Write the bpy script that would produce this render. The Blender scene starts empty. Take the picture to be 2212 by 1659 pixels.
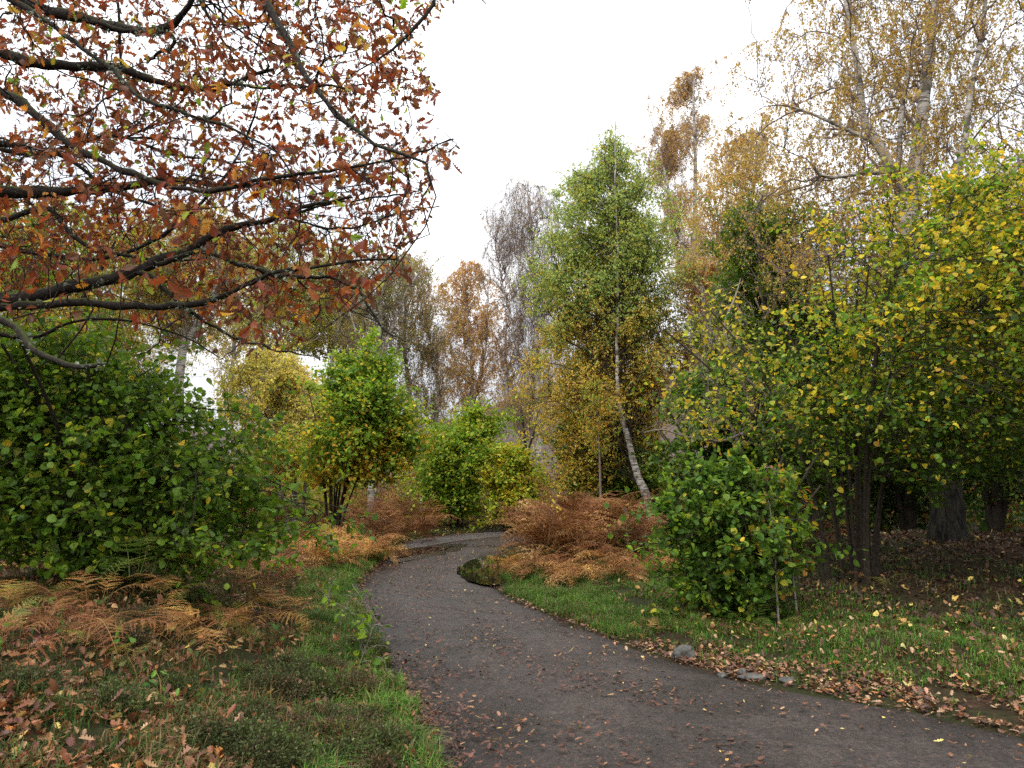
import bpy, math
import numpy as np
from mathutils import kdtree

# ------------------------------------------------------------------ camera, sky, sun
sc = bpy.context.scene
C = sc.collection
PITCH = math.radians(7.25)
F = 742.0                       # focal length in pixels of a 1024 px wide frame
CH = 1.6                        # eye height
cam_d = bpy.data.cameras.new('camera')
cam_d.sensor_width = 36.0
cam_d.lens = 36.0 * F / 1024.0
cam_d.clip_end = 6000
cam_d.clip_start = 0.05
cam = bpy.data.objects.new('camera', cam_d)
C.objects.link(cam)
cam.location = (0, 0, CH)
cam.rotation_euler = (math.radians(90) + PITCH, 0, 0)
sc.camera = cam

SUN_EL, SUN_ROT = math.radians(52), math.radians(-150)
world = bpy.data.worlds.new('World')
sc.world = world
world.use_nodes = True
nt = world.node_tree
for n in list(nt.nodes):
    nt.nodes.remove(n)
def wn(t, **k):
    n = nt.nodes.new(t)
    for a, b in k.items():
        setattr(n, a, b)
    return n
w_out = wn('ShaderNodeOutputWorld')
w_bg = wn('ShaderNodeBackground')
w_sky = wn('ShaderNodeTexSky', sky_type='NISHITA', sun_disc=False, sun_elevation=SUN_EL,
           sun_rotation=SUN_ROT, dust_density=4.0, air_density=1.0)
w_tc = wn('ShaderNodeTexCoord')
w_map = wn('ShaderNodeMapping')
w_map.inputs['Scale'].default_value = (1.0, 1.0, 2.6)
w_no = wn('ShaderNodeTexNoise')
w_no.inputs['Scale'].default_value = 2.2
w_no.inputs['Detail'].default_value = 5.0
w_no.inputs['Roughness'].default_value = 0.5
w_cr = wn('ShaderNodeValToRGB')
w_cr.color_ramp.elements[0].position = 0.45
w_cr.color_ramp.elements[0].color = (6.2, 6.45, 6.95, 1)
w_cr.color_ramp.elements[1].position = 0.70
w_cr.color_ramp.elements[1].color = (11.8, 11.7, 11.5, 1)
w_sep = wn('ShaderNodeSeparateXYZ')
w_rr = wn('ShaderNodeMapRange')             # the cloud deck is brighter overhead than at the horizon
w_rr.inputs['From Min'].default_value = 0.0
w_rr.inputs['From Max'].default_value = 0.8
w_rr.inputs['To Min'].default_value = 0.42
w_rr.inputs['To Max'].default_value = 1.80
w_mul = wn('ShaderNodeVectorMath', operation='SCALE')
w_mix = wn('ShaderNodeMix', data_type='RGBA')
w_mix.inputs['Factor'].default_value = 0.93  # closed cloud cover over the clear sky
L = nt.links.new
L(w_tc.outputs['Generated'], w_map.inputs['Vector'])
L(w_map.outputs['Vector'], w_no.inputs['Vector'])
L(w_no.outputs['Fac'], w_cr.inputs['Fac'])
L(w_tc.outputs['Generated'], w_sep.inputs['Vector'])
L(w_sep.outputs['Z'], w_rr.inputs['Value'])
L(w_cr.outputs['Color'], w_mul.inputs[0])
L(w_rr.outputs['Result'], w_mul.inputs['Scale'])
L(w_sky.outputs['Color'], w_mix.inputs['A'])
L(w_mul.outputs['Vector'], w_mix.inputs['B'])
L(w_mix.outputs['Result'], w_bg.inputs['Color'])
w_bg.inputs['Strength'].default_value = 0.15
L(w_bg.outputs['Background'], w_out.inputs['Surface'])

sun_d = bpy.data.lights.new('sun', 'SUN')
sun_d.energy = 1.3
sun_d.angle = math.radians(25)
sun_d.color = (1.0, 0.96, 0.9)
sun = bpy.data.objects.new('sun', sun_d)
C.objects.link(sun)
# sky's sun_rotation is measured clockwise from +Y
sx, sy, sz = (math.sin(SUN_ROT) * math.cos(SUN_EL), math.cos(SUN_ROT) * math.cos(SUN_EL), math.sin(SUN_EL))
from mathutils import Vector
sun.rotation_euler = Vector((sx, sy, sz)).to_track_quat('Z', 'Y').to_euler()
sun.location = (0, 0, 40)

sc.view_settings.view_transform = 'Standard'
sc.view_settings.look = 'None'
sc.view_settings.exposure = 0.52
sc.view_settings.gamma = 1.0
sc.render.engine = 'CYCLES'
sc.cycles.max_bounces = 5
sc.cycles.diffuse_bounces = 3
sc.cycles.glossy_bounces = 2
sc.cycles.transmission_bounces = 3
sc.cycles.transparent_max_bounces = 4
sc.cycles.caustics_reflective = False
sc.cycles.caustics_refractive = False
sc.cycles.use_denoising = False
try:
    sc.cycles.denoiser = 'OPENIMAGEDENOISE'
    sc.cycles.denoising_prefilter = 'ACCURATE'
except Exception:
    pass

# ------------------------------------------------------------------ helpers
ZS = 2212.0 / 1024.0            # survey sheet units per pixel
cp, sp_ = math.cos(PITCH), math.sin(PITCH)
def Z(zx, zy, D):
    """point at forward distance D metres seen at survey position (zx, zy)"""
    zx = np.asarray(zx, float); zy = np.asarray(zy, float); D = np.asarray(D, float)
    a = (zx / ZS - 512) / F
    b = (384 - zy / ZS) / F
    y = cp - b * sp_
    s = D / y
    return np.stack([a * s, D + 0 * a, CH + (sp_ + b * cp) * s], -1)
def G(zx, zy):
    """point on the flat track level (z = 0) seen at survey position"""
    a = (np.asarray(zx, float) / ZS - 512) / F
    b = (384 - np.asarray(zy, float) / ZS) / F
    y = cp - b * sp_
    z = sp_ + b * cp
    s = -CH / z
    return np.stack([a * s, y * s], -1)

def norm(v):
    return v / np.maximum(np.linalg.norm(v, axis=-1, keepdims=True), 1e-9)

def sm(a, b, x):
    t = np.clip((x - a) / (b - a), 0, 1)
    return t * t * (3 - 2 * t)

_nr = np.random.default_rng(5)
_ND = norm(_nr.normal(size=(9, 3))); _NP = _nr.uniform(0, 6.28, 9); _NF = _nr.uniform(0.6, 1.9, 9)
def wob(p, scale):
    """cheap smooth noise in -1..1"""
    p = np.asarray(p, float)
    if p.shape[-1] == 2:
        p = np.concatenate([p, np.zeros(p.shape[:-1] + (1,))], -1)
    q = p / scale * 6.28
    o = 0
    for d, ph, f in zip(_ND, _NP, _NF):
        o = o + np.sin((q @ d) * f + ph)
    return np.clip(o / 3.6, -1, 1)

def mesh(name, V, Q, mat, parent=None, col=None, smooth=True):
    V = np.asarray(V, np.float32).reshape(-1, 3)
    Q = np.asarray(Q, np.int32)
    me = bpy.data.meshes.new(name)
    me.vertices.add(len(V)); me.vertices.foreach_set('co', V.ravel())
    me.loops.add(Q.size); me.loops.foreach_set('vertex_index', Q.ravel())
    me.polygons.add(len(Q))
    me.polygons.foreach_set('loop_start', np.arange(0, Q.size, Q.shape[1], dtype=np.int32))
    me.polygons.foreach_set('use_smooth', np.full(len(Q), smooth, bool))
    if col is not None:
        a = me.color_attributes.new('Col', 'FLOAT_COLOR', 'POINT')
        c = np.ones((len(V), 4), np.float32); c[:, :3] = col
        a.data.foreach_set('color', c.ravel())
    me.update(calc_edges=True)
    me.materials.append(mat)
    o = bpy.data.objects.new(name, me)
    C.objects.link(o)
    if parent is not None:
        o.parent = parent
    return o

def tag(o, label=None, cat=None, group=None, kind=None):
    if label: o['label'] = label
    if cat: o['category'] = cat
    if group: o['group'] = group
    if kind: o['kind'] = kind
    return o
def empty(name, loc, label, cat, group=None):
    o = bpy.data.objects.new(name, None)
    o.empty_display_size = 0.2
    o.location = loc
    C.objects.link(o)
    return tag(o, label, cat, group)

def tubes(P, R, sides):
    """P (N,K,3), R (N,K) -> verts, quads"""
    N, K, _ = P.shape
    T = np.empty_like(P)
    T[:, 1:-1] = P[:, 2:] - P[:, :-2]
    T[:, 0] = P[:, 1] - P[:, 0]; T[:, -1] = P[:, -1] - P[:, -2]
    T = norm(T)
    m = norm(P[:, -1] - P[:, 0])
    ref = np.where(np.abs(m[:, 2:3]) < 0.75, np.array([[0, 0, 1.0]]), np.array([[1.0, 0, 0]]))
    A = norm(np.cross(T, ref[:, None, :]))
    B = np.cross(T, A)
    an = np.arange(sides) / sides * 2 * math.pi
    V = P[:, :, None] + R[:, :, None, None] * (A[:, :, None] * np.cos(an)[None, None, :, None] + B[:, :, None] * np.sin(an)[None, None, :, None])
    idx = np.arange(N * K * sides).reshape(N, K, sides)
    a = idx[:, :-1]; b = idx[:, 1:]
    Q = np.stack([a, np.roll(a, -1, 2), np.roll(b, -1, 2), b], -1).reshape(-1, 4)
    return V.reshape(-1, 3), Q

def join(parts):
    Vs, Qs, Cs, o = [], [], [], 0
    for p in parts:
        Vs.append(p[0]); Qs.append(np.asarray(p[1]) + o); o += len(p[0])
        if len(p) > 2: Cs.append(p[2])
    V = np.concatenate(Vs); Q = np.concatenate(Qs)
    return (V, Q, np.concatenate(Cs)) if Cs else (V, Q)

def resample(P, R, K):
    P = np.asarray(P, float); R = np.asarray(R, float)
    d = np.r_[0, np.cumsum(np.linalg.norm(np.diff(P, axis=0), axis=1))]
    s = np.linspace(0, d[-1], K)
    # catmull-ish smoothing: linear resample then relax
    out = np.stack([np.interp(s, d, P[:, i]) for i in range(3)], -1)
    for _ in range(2):
        out[1:-1] = out[1:-1] * 0.5 + (out[:-2] + out[2:]) * 0.25
    return out, np.interp(s, d, R)

def bez(P0, T0, P1, K, rng, wig=0.06, start=0.4, lift=0.0):
    """batched curved branches from P0 leaving along T0, ending in P1"""
    N = len(P0)
    Ln = np.linalg.norm(P1 - P0, axis=1, keepdims=True)
    Cc = P0 + norm(T0) * Ln * start + np.array([0, 0, 1.0]) * Ln * lift
    s = np.linspace(0, 1, K)[None, :, None]
    P = (1 - s) ** 2 * P0[:, None] + 2 * s * (1 - s) * Cc[:, None] + s * s * P1[:, None]
    w = np.cumsum(rng.normal(size=(N, K, 3)), axis=1)
    w = w - w[:, :1] - s * (w[:, -1:] - w[:, :1])
    return P + w * Ln[:, None] * wig

# ------------------------------------------------------------------ leaf templates (x along, y across, z up), quads
def tmpl_strip(xs, ws, fold=0.12, droop=0.0):
    xs = np.asarray(xs, float); ws = np.asarray(ws, float); n = len(xs)
    V = []
    for sgn in (0, 1, -1):
        z = np.abs(ws) * fold * abs(sgn) - droop * xs ** 2
        V.append(np.stack([xs, ws * sgn, z], -1))
    V = np.concatenate(V)
    Q = []
    for i in range(n - 1):
        Q.append([i, i + 1, n + i + 1, n + i]); Q.append([i + 1, i, 2 * n + i, 2 * n + i + 1])
    return V, np.array(Q)
HAZEL = tmpl_strip([0, 0.18, 0.5, 0.8, 1.0], [0.05, 0.36, 0.45, 0.30, 0.02], 0.18, 0.15)
OAK = tmpl_strip([0, .10, .17, .24, .32, .40, .47, .56, .63, .74, .82, .92, 1.0],
                 [.03, .05, .16, .07, .24, .10, .31, .14, .33, .16, .25, .13, .02], 0.35, 0.22)
OAKF = tmpl_strip([0, .2, .33, .48, .58, .75, 1.0], [.03, .15, .08, .30, .13, .26, .03], 0.15, -0.10)
OAKF2 = tmpl_strip([0, .12, .2, .28, .38, .47, .6, .67, .8, .9, 1.0], [.02, .04, .19, .08, .27, .11, .32, .15, .24, .12, .02], 0.5, -0.25)
OVAL = tmpl_strip([0, 0.45, 1.0], [0.02, 0.30, 0.02], 0.15, 0.1)
DIA = (np.array([[0, 0, 0], [0.45, 0.36, 0.05], [1, 0, 0], [0.45, -0.36, 0.05]]), np.array([[0, 1, 2, 3]]))

def leaves(pos, axis, nrm, size, tmpl, col, rng=None, curl=0.0):
    A = norm(axis)
    B = norm(np.cross(nrm, A))
    Nn = np.cross(A, B)
    V0, Q0 = tmpl
    s = size[:, None, None]
    tz = V0[:, 2][None, :].repeat(len(pos), 0)
    if curl and rng is not None:
        c1 = rng.normal(0, curl, (len(pos), 1)); c2 = rng.normal(0, curl, (len(pos), 1))
        tz = tz + c1 * V0[:, 0][None] ** 2 + c2 * (V0[:, 1][None] * V0[:, 0][None]) * 2 + np.abs(V0[:, 1])[None] * c2
    V = pos[:, None] + s * (V0[:, 0][None, :, None] * A[:, None] + V0[:, 1][None, :, None] * B[:, None] + tz[:, :, None] * Nn[:, None])
    M = len(V0)
    Q = (Q0[None] + (np.arange(len(pos)) * M)[:, None, None]).reshape(-1, 4)
    cc = np.repeat(col, M, axis=0)
    return V.reshape(-1, 3), Q, cc

def pick(rng, pal, prob, n):
    """pal (m,3); prob (m,) or (n,m)"""
    pal = np.asarray(pal, float)
    prob = np.asarray(prob, float)
    if prob.ndim == 1:
        prob = np.repeat(prob[None], n, 0)
    prob = np.maximum(prob, 0); c = np.cumsum(prob, 1); c /= c[:, -1:]
    i = (rng.random((n, 1)) > c).sum(1).clip(0, len(pal) - 1)
    col = pal[i] * rng.uniform(0.72, 1.25, (n, 1)) * rng.uniform(0.9, 1.1, (n, 3))
    return np.clip(col, 0, 0.9)

# ------------------------------------------------------------------ materials
def new_mat(name):
    m = bpy.data.materials.new(name); m.use_nodes = True
    t = m.node_tree
    for n in list(t.nodes): t.nodes.remove(n)
    out = t.nodes.new('ShaderNodeOutputMaterial')
    p = t.nodes.new('ShaderNodeBsdfPrincipled')
    t.links.new(p.outputs[0], out.inputs[0])
    return m, t, p, out
def node(t, kind, ins=None, **k):
    n = t.nodes.new(kind)
    for a, b in k.items(): setattr(n, a, b)
    for a, b in (ins or {}).items(): n.inputs[a].default_value = b
    return n
def ramp(t, fac, stops):
    r = t.nodes.new('ShaderNodeValToRGB')
    e = r.color_ramp.elements
    while len(e) < len(stops): e.new(0.5)
    for el, (p, c) in zip(e, stops):
        el.position = p; el.color = (*c, 1) if len(c) == 3 else c
    t.links.new(fac, r.inputs['Fac'])
    return r
def noise(t, vec, scale, detail=4, rough=0.55, dist=0.0):
    n = node(t, 'ShaderNodeTexNoise', {'Scale': scale, 'Detail': detail, 'Roughness': rough, 'Distortion': dist})
    if vec is not None: t.links.new(vec, n.inputs['Vector'])
    return n
def mixc(t, fac, a, b):
    m = node(t, 'ShaderNodeMix', data_type='RGBA')
    for s, v in (('Factor', fac), ('A', a), ('B', b)):
        if hasattr(v, 'default_value') or hasattr(v, 'is_linked'): t.links.new(v, m.inputs[s])
        else: m.inputs[s].default_value = v if s == 'Factor' else (*v, 1)
    return m.outputs['Result']
def bump(t, p, h, strength, dist):
    b = node(t, 'ShaderNodeBump', {'Strength': strength, 'Distance': dist})
    t.links.new(h, b.inputs['Height']); t.links.new(b.outputs[0], p.inputs['Normal'])

def leaf_material(name, trans=0.35, rough=0.5, spec=0.3, tint=(1.15, 1.1, 0.75)):
    m, t, p, out = new_mat(name)
    a = node(t, 'ShaderNodeAttribute', attribute_name='Col')
    n = noise(t, node(t, 'ShaderNodeTexCoord').outputs['Object'], 38.0, 3)
    v = node(t, 'ShaderNodeMapRange', {'From Min': 0.3, 'From Max': 0.7, 'To Min': 0.78, 'To Max': 1.18})
    t.links.new(n.outputs['Fac'], v.inputs['Value'])
    s = node(t, 'ShaderNodeVectorMath', operation='SCALE')
    t.links.new(a.outputs['Color'], s.inputs[0]); t.links.new(v.outputs['Result'], s.inputs['Scale'])
    t.links.new(s.outputs['Vector'], p.inputs['Base Color'])
    p.inputs['Roughness'].default_value = rough
    p.inputs['Specular IOR Level'].default_value = spec
    tr = node(t, 'ShaderNodeBsdfTranslucent')
    mm = node(t, 'ShaderNodeVectorMath', operation='MULTIPLY'); mm.inputs[1].default_value = tint
    t.links.new(s.outputs['Vector'], mm.inputs[0]); t.links.new(mm.outputs['Vector'], tr.inputs['Color'])
    mx = node(t, 'ShaderNodeMixShader', {'Fac': trans})
    t.links.new(p.outputs[0], mx.inputs[1]); t.links.new(tr.outputs[0], mx.inputs[2])
    t.links.new(mx.outputs[0], out.inputs[0])
    return m
M_LEAF = leaf_material('living_leaf', 0.52)
M_DRY = leaf_material('dry_leaf', 0.2, 0.7, 0.12)
M_WET = leaf_material('wet_fallen_leaf', 0.08, 0.45, 0.3)
M_GRASS = leaf_material('grass_blade', 0.3, 0.55, 0.15)

def bark(name, a, b, lichen, amount, scale=9.0, moss=None):
    m, t, p, out = new_mat(name)
    tc = node(t, 'ShaderNodeTexCoord').outputs['Object']
    n1 = noise(t, tc, scale * 3, 5, 0.65)
    n2 = noise(t, tc, scale, 4, 0.7, 0.5)
    c1 = ramp(t, n1.outputs['Fac'], [(0.3, a), (0.7, b)]).outputs['Color']
    f = ramp(t, n2.outputs['Fac'], [(1 - amount, (0, 0, 0)), (min(1, 1 - amount + 0.08), (1, 1, 1))]).outputs['Color']
    c2 = mixc(t, f, c1, lichen)
    if moss:
        g = node(t, 'ShaderNodeNewGeometry'); s = node(t, 'ShaderNodeSeparateXYZ')
        t.links.new(g.outputs['Normal'], s.inputs[0])
        n3 = noise(t, tc, 2.5, 3)
        ad = node(t, 'ShaderNodeMath', operation='MULTIPLY'); t.links.new(s.outputs['Z'], ad.inputs[0]); t.links.new(n3.outputs['Fac'], ad.inputs[1])
        f2 = ramp(t, ad.outputs[0], [(0.25, (0, 0, 0)), (0.45, (0.85, 0.85, 0.85))]).outputs['Color']
        c2 = mixc(t, f2, c2, moss)
    t.links.new(c2, p.inputs['Base Color'])
    p.inputs['Roughness'].default_value = 0.85; p.inputs['Specular IOR Level'].default_value = 0.12
    bump(t, p, n1.outputs['Fac'], 0.8, 0.012)
    return m
M_OAKBARK = bark('oak_bark', (0.012, 0.009, 0.007), (0.040, 0.032, 0.026), (0.15, 0.17, 0.13), 0.40, 14, (0.055, 0.075, 0.012))
M_TWIG = bark('dark_twig', (0.014, 0.009, 0.008), (0.042, 0.028, 0.024), (0.13, 0.14, 0.11), 0.33, 12)
M_HAZBARK = bark('hazel_bark', (0.018, 0.014, 0.010), (0.055, 0.043, 0.032), (0.12, 0.13, 0.095), 0.36, 8, (0.04, 0.055, 0.012))
M_PALETWIG = bark('pale_twig', (0.15, 0.12, 0.10), (0.34, 0.29, 0.25), (0.4, 0.4, 0.36), 0.40, 8)
M_BTWIG = bark('birch_twig', (0.12, 0.085, 0.075), (0.26, 0.2, 0.175), (0.22, 0.2, 0.18), 0.36, 8)  # twig colour lightened to stand in for haze over the far birches

def birch_bark(name='birch_bark', rugged=0.0):
    m, t, p, out = new_mat(name)
    tc = node(t, 'ShaderNodeTexCoord').outputs['Object']
    mp = node(t, 'ShaderNodeMapping', {'Scale': (1.5, 1.5, 14.0)})
    t.links.new(tc, mp.inputs['Vector'])
    n1 = noise(t, mp.outputs['Vector'], 3.0, 4, 0.6, 0.4)
    n2 = noise(t, tc, 3.0, 4, 0.6)
    f1 = ramp(t, n1.outputs['Fac'], [(0.50, (0, 0, 0)), (0.60, (1, 1, 1))]).outputs['Color']
    c = mixc(t, f1, (0.47, 0.43, 0.38), (0.07, 0.058, 0.05))
    f2 = ramp(t, n2.outputs['Fac'], [(0.50, (0, 0, 0)), (0.63, (1, 1, 1))]).outputs['Color']
    c = mixc(t, f2, c, (0.10, 0.085, 0.065))
    if rugged:      # the corky black bark old birches grow round their foot
        sx_ = node(t, 'ShaderNodeSeparateXYZ'); t.links.new(tc, sx_.inputs[0])
        n4 = noise(t, tc, 1.6, 4, 0.7)
        ad = node(t, 'ShaderNodeMath', operation='MULTIPLY_ADD'); ad.inputs[1].default_value = 3.0
        t.links.new(n4.outputs['Fac'], ad.inputs[0]); t.links.new(sx_.outputs['Z'], ad.inputs[2])
        fr = node(t, 'ShaderNodeMapRange', {'From Min': rugged + 0.6, 'From Max': rugged + 2.4, 'To Min': 1.0, 'To Max': 0.0})
        t.links.new(ad.outputs[0], fr.inputs['Value'])
        mp2 = node(t, 'ShaderNodeMapping', {'Scale': (9.0, 9.0, 1.6)}); t.links.new(tc, mp2.inputs['Vector'])
        n5 = noise(t, mp2.outputs['Vector'], 2.0, 5, 0.7, 0.6)
        dk = ramp(t, n5.outputs['Fac'], [(0.40, (0.004, 0.003, 0.003)), (0.62, (0.045, 0.038, 0.028))]).outputs['Color']
        c = mixc(t, fr.outputs['Result'], c, dk)
    t.links.new(c, p.inputs['Base Color']); p.inputs['Roughness'].default_value = 0.7; p.inputs['Specular IOR Level'].default_value = 0.15
    bump(t, p, n1.outputs['Fac'], 0.5, 0.01)
    return m
M_BIRCH = birch_bark()
M_OLDBIRCH = birch_bark('old_birch_bark', 4.2)

def ground_material():
    m, t, p, out = new_mat('woodland_soil')
    tc = node(t, 'ShaderNodeTexCoord').outputs['Object']
    n1 = noise(t, tc, 0.6, 5); n2 = noise(t, tc, 16.0, 6, 0.7); n3 = noise(t, tc, 70.0, 3, 0.7)
    c1 = ramp(t, n2.outputs['Fac'], [(0.3, (0.010, 0.007, 0.005)), (0.5, (0.030, 0.018, 0.011)), (0.72, (0.085, 0.043, 0.024))]).outputs['Color']
    c2 = ramp(t, n3.outputs['Fac'], [(0.3, (0.010, 0.015, 0.005)), (0.7, (0.032, 0.042, 0.012))]).outputs['Color']
    f = ramp(t, n1.outputs['Fac'], [(0.42, (0, 0, 0)), (0.58, (0.8, 0.8, 0.8))]).outputs['Color']
    t.links.new(mixc(t, f, c1, c2), p.inputs['Base Color'])
    p.inputs['Roughness'].default_value = 0.9; p.inputs['Specular IOR Level'].default_value = 0.1
    bump(t, p, n2.outputs['Fac'], 0.7, 0.03)
    return m
M_SOIL = ground_material()

def path_material():
    m, t, p, out = new_mat('wet_tarmac')
    tc = node(t, 'ShaderNodeTexCoord').outputs['Object']
    n1 = noise(t, tc, 160.0, 3, 0.8)          # chippings
    n2 = noise(t, tc, 1.1, 5, 0.6, 0.6)       # wet and drier patches
    n3 = noise(t, tc, 9.0, 8, 0.75)
    c = ramp(t, n1.outputs['Fac'], [(0.30, (0.016, 0.0122, 0.0102)), (0.52, (0.041, 0.0325, 0.0275)), (0.66, (0.080, 0.065, 0.056)), (0.75, (0.24, 0.215, 0.20))]).outputs['Color']
    f3 = ramp(t, n3.outputs['Fac'], [(0.35, (0.50, 0.47, 0.46)), (0.68, (1.35, 1.30, 1.28))]).outputs['Color']
    mm = node(t, 'ShaderNodeVectorMath', operation='MULTIPLY'); t.links.new(c, mm.inputs[0]); t.links.new(f3, mm.inputs[1])
    n5 = noise(t, tc, 34.0, 4, 0.8)
    f5 = ramp(t, n5.outputs['Fac'], [(0.34, (0.30, 0.28, 0.27)), (0.5, (1, 1, 1)), (0.66, (1.9, 1.84, 1.8))]).outputs['Color']
    m5 = node(t, 'ShaderNodeVectorMath', operation='MULTIPLY'); t.links.new(mm.outputs[0], m5.inputs[0]); t.links.new(f5, m5.inputs[1]); mm = m5
    f2 = ramp(t, n2.outputs['Fac'], [(0.35, (0.62, 0.58, 0.57)), (0.65, (1.22, 1.18, 1.16))]).outputs['Color']
    at_ = node(t, 'ShaderNodeAttribute', attribute_name='Col')       # position across the track: worn wheel lines, leaf mush at the sides
    dn = node(t, 'ShaderNodeMath', operation='MULTIPLY_ADD'); dn.inputs[1].default_value = 0.22; t.links.new(n3.outputs['Fac'], dn.inputs[0])
    n6 = noise(t, tc, 0.9, 3); d2 = node(t, 'ShaderNodeMath', operation='MULTIPLY_ADD'); d2.inputs[1].default_value = 0.25; d2.inputs[2].default_value = -0.235
    t.links.new(n6.outputs['Fac'], d2.inputs[0]); t.links.new(d2.outputs[0], dn.inputs[2])
    sm_ = node(t, 'ShaderNodeMath', operation='ADD'); t.links.new(at_.outputs['Fac'], sm_.inputs[0]); t.links.new(dn.outputs[0], sm_.inputs[1])
    band = ramp(t, sm_.outputs[0], [(0.0, (.45, .36, .31)), (0.13, (.72, .64, .60)), (0.28, (1.12, 1.1, 1.1)), (0.47, (.84, .78, .74)), (0.66, (1.14, 1.12, 1.12)), (0.88, (.86, .80, .76)), (1.0, (.5, .42, .37))])
    m6 = node(t, 'ShaderNodeVectorMath', operation='MULTIPLY'); t.links.new(mm.outputs[0], m6.inputs[0]); t.links.new(band.outputs['Color'], m6.inputs[1]); mm = m6
    m2 = node(t, 'ShaderNodeVectorMath', operation='MULTIPLY'); t.links.new(mm.outputs[0], m2.inputs[0]); t.links.new(f2, m2.inputs[1])
    t.links.new(m2.outputs[0], p.inputs['Base Color'])
    r = node(t, 'ShaderNodeMapRange', {'From Min': 0.35, 'From Max': 0.65, 'To Min': 0.38, 'To Max': 0.72})
    t.links.new(n2.outputs['Fac'], r.inputs['Value']); t.links.new(r.outputs[0], p.inputs['Roughness'])
    p.inputs['Specular IOR Level'].default_value = 0.42
    h = node(t, 'ShaderNodeMath', operation='ADD'); t.links.new(n1.outputs['Fac'], h.inputs[0]); t.links.new(n3.outputs['Fac'], h.inputs[1])
    bump(t, p, h.outputs[0], 0.9, 0.008)
    return m
M_PATH = path_material()

def simple(name, a, b, scale, rough, bd=0.0, spec=0.4):
    m, t, p, out = new_mat(name)
    tc = node(t, 'ShaderNodeTexCoord').outputs['Object']
    n = noise(t, tc, scale, 6, 0.68)
    t.links.new(ramp(t, n.outputs['Fac'], [(0.32, a), (0.68, b)]).outputs['Color'], p.inputs['Base Color'])
    p.inputs['Roughness'].default_value = rough; p.inputs['Specular IOR Level'].default_value = spec
    if bd: bump(t, p, n.outputs['Fac'], 0.8, bd)
    return m
M_GRAVEL = simple('muddy_gravel', (0.03, 0.025, 0.022), (0.16, 0.145, 0.135), 45, 0.45, 0.012)
M_ROCK = simple('grey_stone', (0.025, 0.026, 0.02), (0.12, 0.115, 0.10), 14, 0.7, 0.01)
M_HILL = simple('heath_hillside', (0.055, 0.042, 0.038), (0.12, 0.088, 0.072), 0.035, 0.95, 0.0, 0.05)
M_FERNSTALK = simple('fern_stalk', (0.18, 0.10, 0.04), (0.34, 0.2, 0.08), 20, 0.7)
def water():
    m, t, p, out = new_mat('puddle_water')
    p.inputs['Base Color'].default_value = (0.012, 0.010, 0.008, 1)
    p.inputs['Roughness'].default_value = 0.03
    n = noise(t, node(t, 'ShaderNodeTexCoord').outputs['Object'], 6.0, 2)
    bump(t, p, n.outputs['Fac'], 0.04, 0.01)
    return m
M_WATER = water()
M_MUD = simple('wet_mud', (0.010, 0.008, 0.006), (0.040, 0.030, 0.022), 22, 0.30, 0.006)

# ------------------------------------------------------------------ the track and the ground
zl = [(1040, 1800), (960, 1659), (905, 1560), (870, 1490), (838, 1430), (808, 1370), (782, 1320), (772, 1285), (782, 1250), (815, 1222), (850, 1196), (880, 1176), (930, 1163), (1000, 1154), (1095, 1147)]
zr = [(2700, 1760), (2212, 1575), (1980, 1540), (1700, 1498), (1480, 1438), (1330, 1385), (1190, 1332), (1110, 1298), (1068, 1268), (1076, 1240), (1072, 1212), (1084, 1195), (1098, 1180), (1115, 1168), (1150, 1160)]
def smooth_line(p, n):
    p = np.asarray(p, float)
    d = np.r_[0, np.cumsum(np.linalg.norm(np.diff(p, axis=0), axis=1))]
    s = np.linspace(0, d[-1], n)
    o = np.stack([np.interp(s, d, p[:, i]) for i in range(p.shape[1])], -1)
    for _ in range(4): o[1:-1] = o[1:-1] * .5 + (o[:-2] + o[2:]) * .25
    return o
EL = np.concatenate([[[1.3, -6.0], [0.5, 0.5]], G(*np.array(zl).T), [[2.5, 23.6], [7, 23.0], [14, 24]]])
ER = np.concatenate([[[6.5, -6.0], [5.0, 0.8]], G(*np.array(zr).T), [[2.6, 20.9], [7, 20.4], [14, 21.2]]])
EL = smooth_line(EL, 150); ER = smooth_line(ER, 150)
POLY = np.concatenate([EL, ER[::-1]])
def seg_dist(p, line):
    a = line[:-1]; b = line[1:]
    best = np.full(len(p), 1e9)
    for i in range(len(a)):
        ab = b[i] - a[i]
        t = np.clip(((p - a[i]) @ ab) / max(ab @ ab, 1e-9), 0, 1)
        best = np.minimum(best, np.linalg.norm(p - a[i] - t[:, None] * ab, axis=1))
    return best
def inside(p, poly):
    x, y = p[:, 0], p[:, 1]
    r = np.zeros(len(p), bool)
    j = len(poly) - 1
    for i in range(len(poly)):
        xi, yi = poly[i]; xj, yj = poly[j]
        if yi != yj:
            c = ((yi > y) != (yj > y)) & (x < (xj - xi) * (y - yi) / (yj - yi) + xi)
            r ^= c
        j = i
    return r
def track(p):
    """signed distance to the left and right edges; inside flag"""
    ins = inside(p, POLY)
    return seg_dist(p, EL), seg_dist(p, ER), ins
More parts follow.
